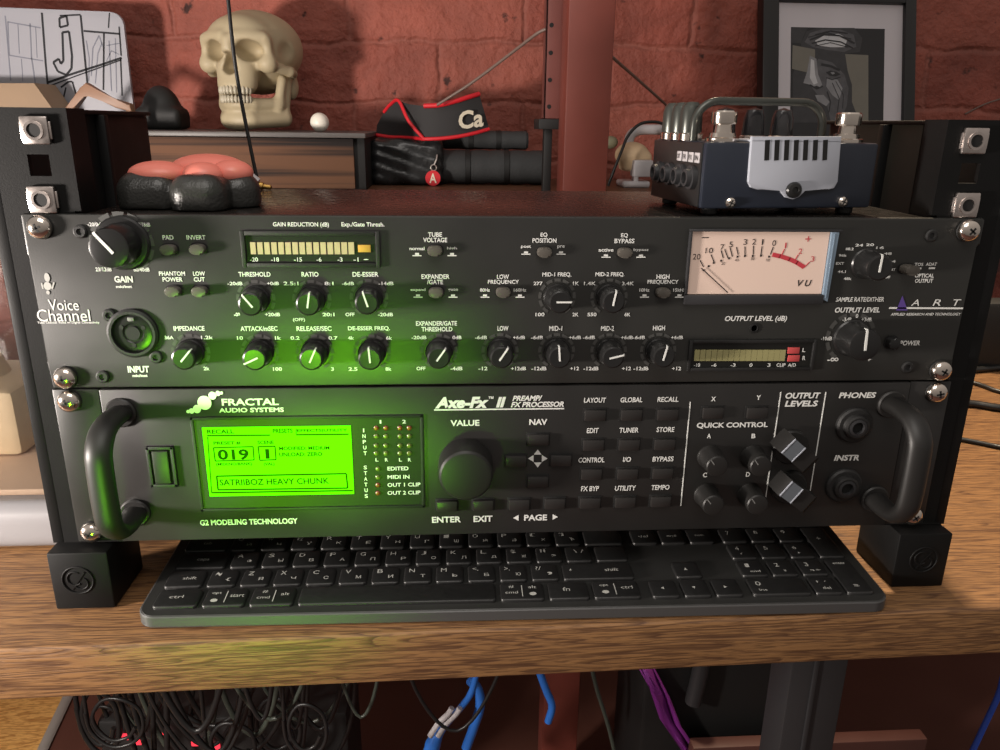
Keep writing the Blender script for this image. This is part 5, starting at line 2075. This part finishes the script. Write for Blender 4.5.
_th = math.radians(5.6)                       # the pedal stands a little askew on the lid
_dx, _dy = ped.location.x - 0.092, ped.location.y - 0.006
ped.rotation_euler.z = _th
ped.scale.x = 1.055
_dx *= 1.055
ped.location.x = 0.092 + _dx * math.cos(_th) - _dy * math.sin(_th)
ped.location.y = 0.006 + _dx * math.sin(_th) + _dy * math.cos(_th)

# ------------------------------------------------------------------ white machine with a clear cover left of the rack
mc = empty('covered_machine', (-360, 140, TOP), 'white machine with clear acrylic cover left of the rack', 'machine')
b = MB()
f = rbox((-390, 150, TOP + 16), (122, 96, 15.5), 10)
sdf_mesh(b, f, (-520, 45, TOP - 4), (-262, 254, TOP + 38), 3.5)
b.build('base', M['machinewhite'], mc, angle=60)
b = MB()
b.box((-500, 70, TOP + 31.4), (-282, 236, TOP + 36), 1.5)
b.build('inner_bed', M['amber'], mc)
b = MB()
for lo, hi in (((-502, 62, TOP + 32), (-280, 65, 118)), ((-283, 65, TOP + 32), (-280, 240, 118)), ((-502, 62, 118), (-280, 240, 121)), ((-502, 237, TOP + 32), (-283, 240, 118))):
    b.box(lo, hi, 0.4)
b.build('clear_cover', M['clear'], mc)
b = MB()
b.box((-420, 120, TOP + 36), (-330, 200, TOP + 84), 6)
b.cyl((-375, 160, TOP + 84), (-375, 160, TOP + 96), 22, 18, 28)
b.build('inner_block', M['beige'], mc)
b = MB()
b.lathe((-270, 56, TOP + 44), (0.2, -1, 0), [(5, 0), (5, 4), (3, 6), (0, 6.5)], 18)
b.tube([(-270, 60, TOP + 44), (-272, 80, TOP + 46), (-276, 110, TOP + 46)], 3, 10)
b.build('latch', M['black'], mc)

# ------------------------------------------------------------------ cables on the table, right of the rack
for pts, r, lb in (([(955, 372), (985, 369), (1030, 367)], 3.4, 'thick black cable across the table, farthest of the four right of the rack'),
                   ([(955, 378), (978, 384), (1030, 396)], 2.2, 'thin black cable slanting across the table right of the rack, second farthest'),
                   ([(950, 402), (975, 404), (1030, 410)], 3.6, 'thick grey-black cable across the table right of the rack, third farthest'),
                   ([(945, 437), (965, 440), (1000, 447), (1030, 453)], 2.0, 'thin black cable on the table right of the rack, nearest to the rack foot')):
    b = MB()
    P_ = [Vector(atz(u, v, TOP + r + 0.2)) for u, v in pts]
    P_.append(P_[-1] + Vector((180, -14, 0)))
    P_.append(P_[-1] + Vector((220, 25, 0)))
    b.tube(P_, r, 10)
    tag(b.build('audio_cable', M['cable']), lb, 'cable', 'cables on the table right of the rack')
b = MB()
A = atz(1000, 362, TOP)
b.box((A[0] - 60, 405, TOP + 0.1), (A[0] + 190, 436, TOP + 78), 4)
sb = b.build('speaker_box', M['black'])
tag(sb, 'black box at the back of the table, right of the rack', 'box')

# ------------------------------------------------------------------ under the table
rnd = random.Random(11)
UT = TOP - 32
NC = 30
for k in range(NC):                              # each cable hangs in its own slice of depth
    y = 240 + 7.2 * k
    kind = k % 5
    u0 = rnd.uniform(95, 400) if kind != 4 else rnd.uniform(84, 150)
    r = rnd.choice((2.0, 2.4, 2.9, 3.2))
    if kind == 2:                                # a coil hung from the table
        c = at(u0, rnd.uniform(705, 745), y)
        R1, R2 = rnd.uniform(16, 34), rnd.uniform(26, 52)
        pts = [(c[0] - R1 * 0.6, y, UT - 0.5), (c[0] - R1 * 0.9, y, c[2] + R2 * 0.8)]
        for q in range(13):
            t = math.radians(160 + 45 * q)
            f = 1 - 0.03 * q
            pts.append((c[0] + R1 * f * math.cos(t), y + (0.9 if q % 2 else -0.9), c[2] + R2 * f * math.sin(t)))
    else:
        w = rnd.uniform(30, 150) * (1 if rnd.random() < 0.6 else -1)
        w = w if u0 + w > 95 else abs(w)
        a, bq = at(u0, 700, y)[0], at(u0 + w, 700, y)[0]
        zl = at(u0, rnd.uniform(705, 800), y)[2]
        m_ = lambda t: a + (bq - a) * t
        lean = rnd.uniform(-30, 30)
        pts = [(a + lean, y, UT - 0.5), (a + lean * 0.5, y, UT + (zl - UT) * 0.45), (m_(0.14), y, UT + (zl - UT) * 0.85), (m_(0.5), y, zl - 8), (m_(0.86), y, UT + (zl - UT) * 0.8),
               (bq - lean * 0.4, y, UT + (zl - UT) * 0.4), (bq - lean, y, UT - 0.5)]
    b = MB()
    b.tube(pts, r, 8, smooth=6)
    gq = kind == 3
    tag(b.build('hanging_cable', M['cablegrey'] if gq else M['cable']),
        ('grey' if gq else 'black') + ' cable looping in the tangle under the left half of the table', 'cable', 'grey cables in the tangle under the table' if gq else 'black cables in the tangle under the table')


def under_box(name, m, u0, v0, u1, v1, y, d, label, cat, bevel=6):
    A, B = at(u0, v0, y), at(u1, v1, y)
    mbx = MB()
    mbx.box((A[0], y, FLOOR), (B[0], y + d, A[2]), bevel)
    o = mbx.build(name, m)
    tag(o, label, cat)
    return o


cs = empty('equipment_case', (at(735, 700, 470)[0], 500, FLOOR), 'large black equipment case under the right half of the table', 'case')
A, B = at(645, 668, 470), at(835, 735, 470)
b = MB()
b.box((A[0], 470, FLOOR + 40), (B[0], 620, -300), 8)
b.build('case_body', M['black'], cs)
b = MB()
c2 = at(760, 730, 462)
b.box((A[0] + 60, 456, B[2] - 22), (B[0] + 6, 472, B[2] + 4), 3)
b.build('lower_edge', M['darkgrey'], cs)
b = MB()
q = at(697, 690, 455)
b.tube([(q[0] + 4, 458, q[2] + 150), (q[0] + 2, 455, q[2] + 40), (q[0] - 4, 455, q[2] - 20)], 11, 12)
b.build('carry_handle', M['darkgrey'], cs)
b = MB()
b.box((A[0] + 10, 472, FLOOR), (B[0] - 10, 618, FLOOR + 40), 2)
b.build('plinth', M['rubber'], cs)
b = MB()
A, B = at(690, 740, 440), at(835, 750, 440)
b.box((A[0], 425, FLOOR), (B[0] + 120, 445, A[2]), 2)
tag(b.build('red_board', M['darkred']), 'red-brown board standing below the black case', 'board')
b = MB()
cl = [at(636, 664, 455), at(650, 690, 452), at(662, 720, 450), at(690, 760, 448)]
vs, fs = [], []
for i, q in enumerate(cl):
    for s in range(7):
        t = s / 6
        vs.append((q[0] + 26 * t, q[1] + 6 * math.sin(3 * math.pi * t + i), q[2] - 8 * t))
for i in range(len(cl) - 1):
    for s in range(6):
        o = i * 7 + s
        fs.append((o, o + 1, o + 8, o + 7))
b.faces(vs, fs)
hv = b
o = hv.build('hanging_cloth', M['purplecloth'], angle=80)
md = o.modifiers.new('thick', 'SOLIDIFY')
md.thickness = 0.003
tag(o, 'purple cloth hanging beside the black case under the table', 'cloth')
b = MB()
b.tube([tuple(at(u, v, 320)) for u, v in ((1008, 650), (1000, 690), (986, 722), (972, 752), (955, 790))], 3.4, 10)
tag(b.build('hanging_cable', M['bluecable']), 'blue cord hanging under the right end of the table', 'cable')
b = MB()
b.tube([tuple(at(u, v, 380)) for u, v in ((590, 660), (597, 690), (608, 725), (616, 760), (622, 800))], 2.6, 10)
tag(b.build('hanging_cable', M['cablegrey']), 'thin grey cord hanging beside the post under the table', 'cable')
cn = empty('blue_plug_bundle', (at(445, 730, 380)[0], 380, at(445, 750, 380)[2]), 'blue and white plug bundle hanging under the table middle', 'plug')
b = MB()
b.tube([tuple(at(u, v, 380)) for u, v in ((430, 752), (436, 738), (448, 722), (462, 706), (472, 690), (480, 655))], [9, 9, 10, 9, 8, 6, 5, 4, 4, 4, 4, 4, 4, 4, 4, 4, 4, 4, 4, 4, 4], 12)
b.build('blue_lead', M['blue'], cn)
b = MB()
for du in (-4, 4):
    b.tube([tuple(at(u + du, v, 366)) for u, v in ((434, 736), (442, 724), (452, 714), (456, 708))], 3.6, 8)
b.build('white_wires', M['whiteplastic'], cn)
b = MB()
b.tube([tuple(at(u, v, 384)) for u, v in ((466, 748), (474, 726), (480, 706), (478, 690), (470, 680))], 6, 10)
b.build('blue_loop', M['blue'], cn)
b = MB()
b.tube([tuple(at(u, v, 430)) for u, v in ((538, 668), (546, 690), (552, 706), (548, 722))], 5, 10)
tag(b.build('hanging_cable', M['blue']), 'short blue cord beside the post under the table', 'cable')
pw = empty('power_strip', (at(190, 745, 420)[0], 470, FLOOR), 'dark power strip box with red lights behind the cord tangle', 'power strip')
A, B = at(95, 722, 440), at(350, 765, 440)
b = MB()
b.box((A[0], 440, FLOOR), (B[0], 560, A[2]), 6)
b.build('box_body', M['rubber'], pw)
for u, v, w in ((125, 738, 6), (139, 743, 7), (165, 733, 5), (201, 744, 16), (212, 748, 12)):
    q = at(u, v, 436)
    b = MB()
    b.box((q[0] - w * 0.8, 436, q[2] - 4), (q[0] + w * 0.8, 440.5, q[2] + 4), 1.5)
    b.build('red_light', M['redled'], pw)
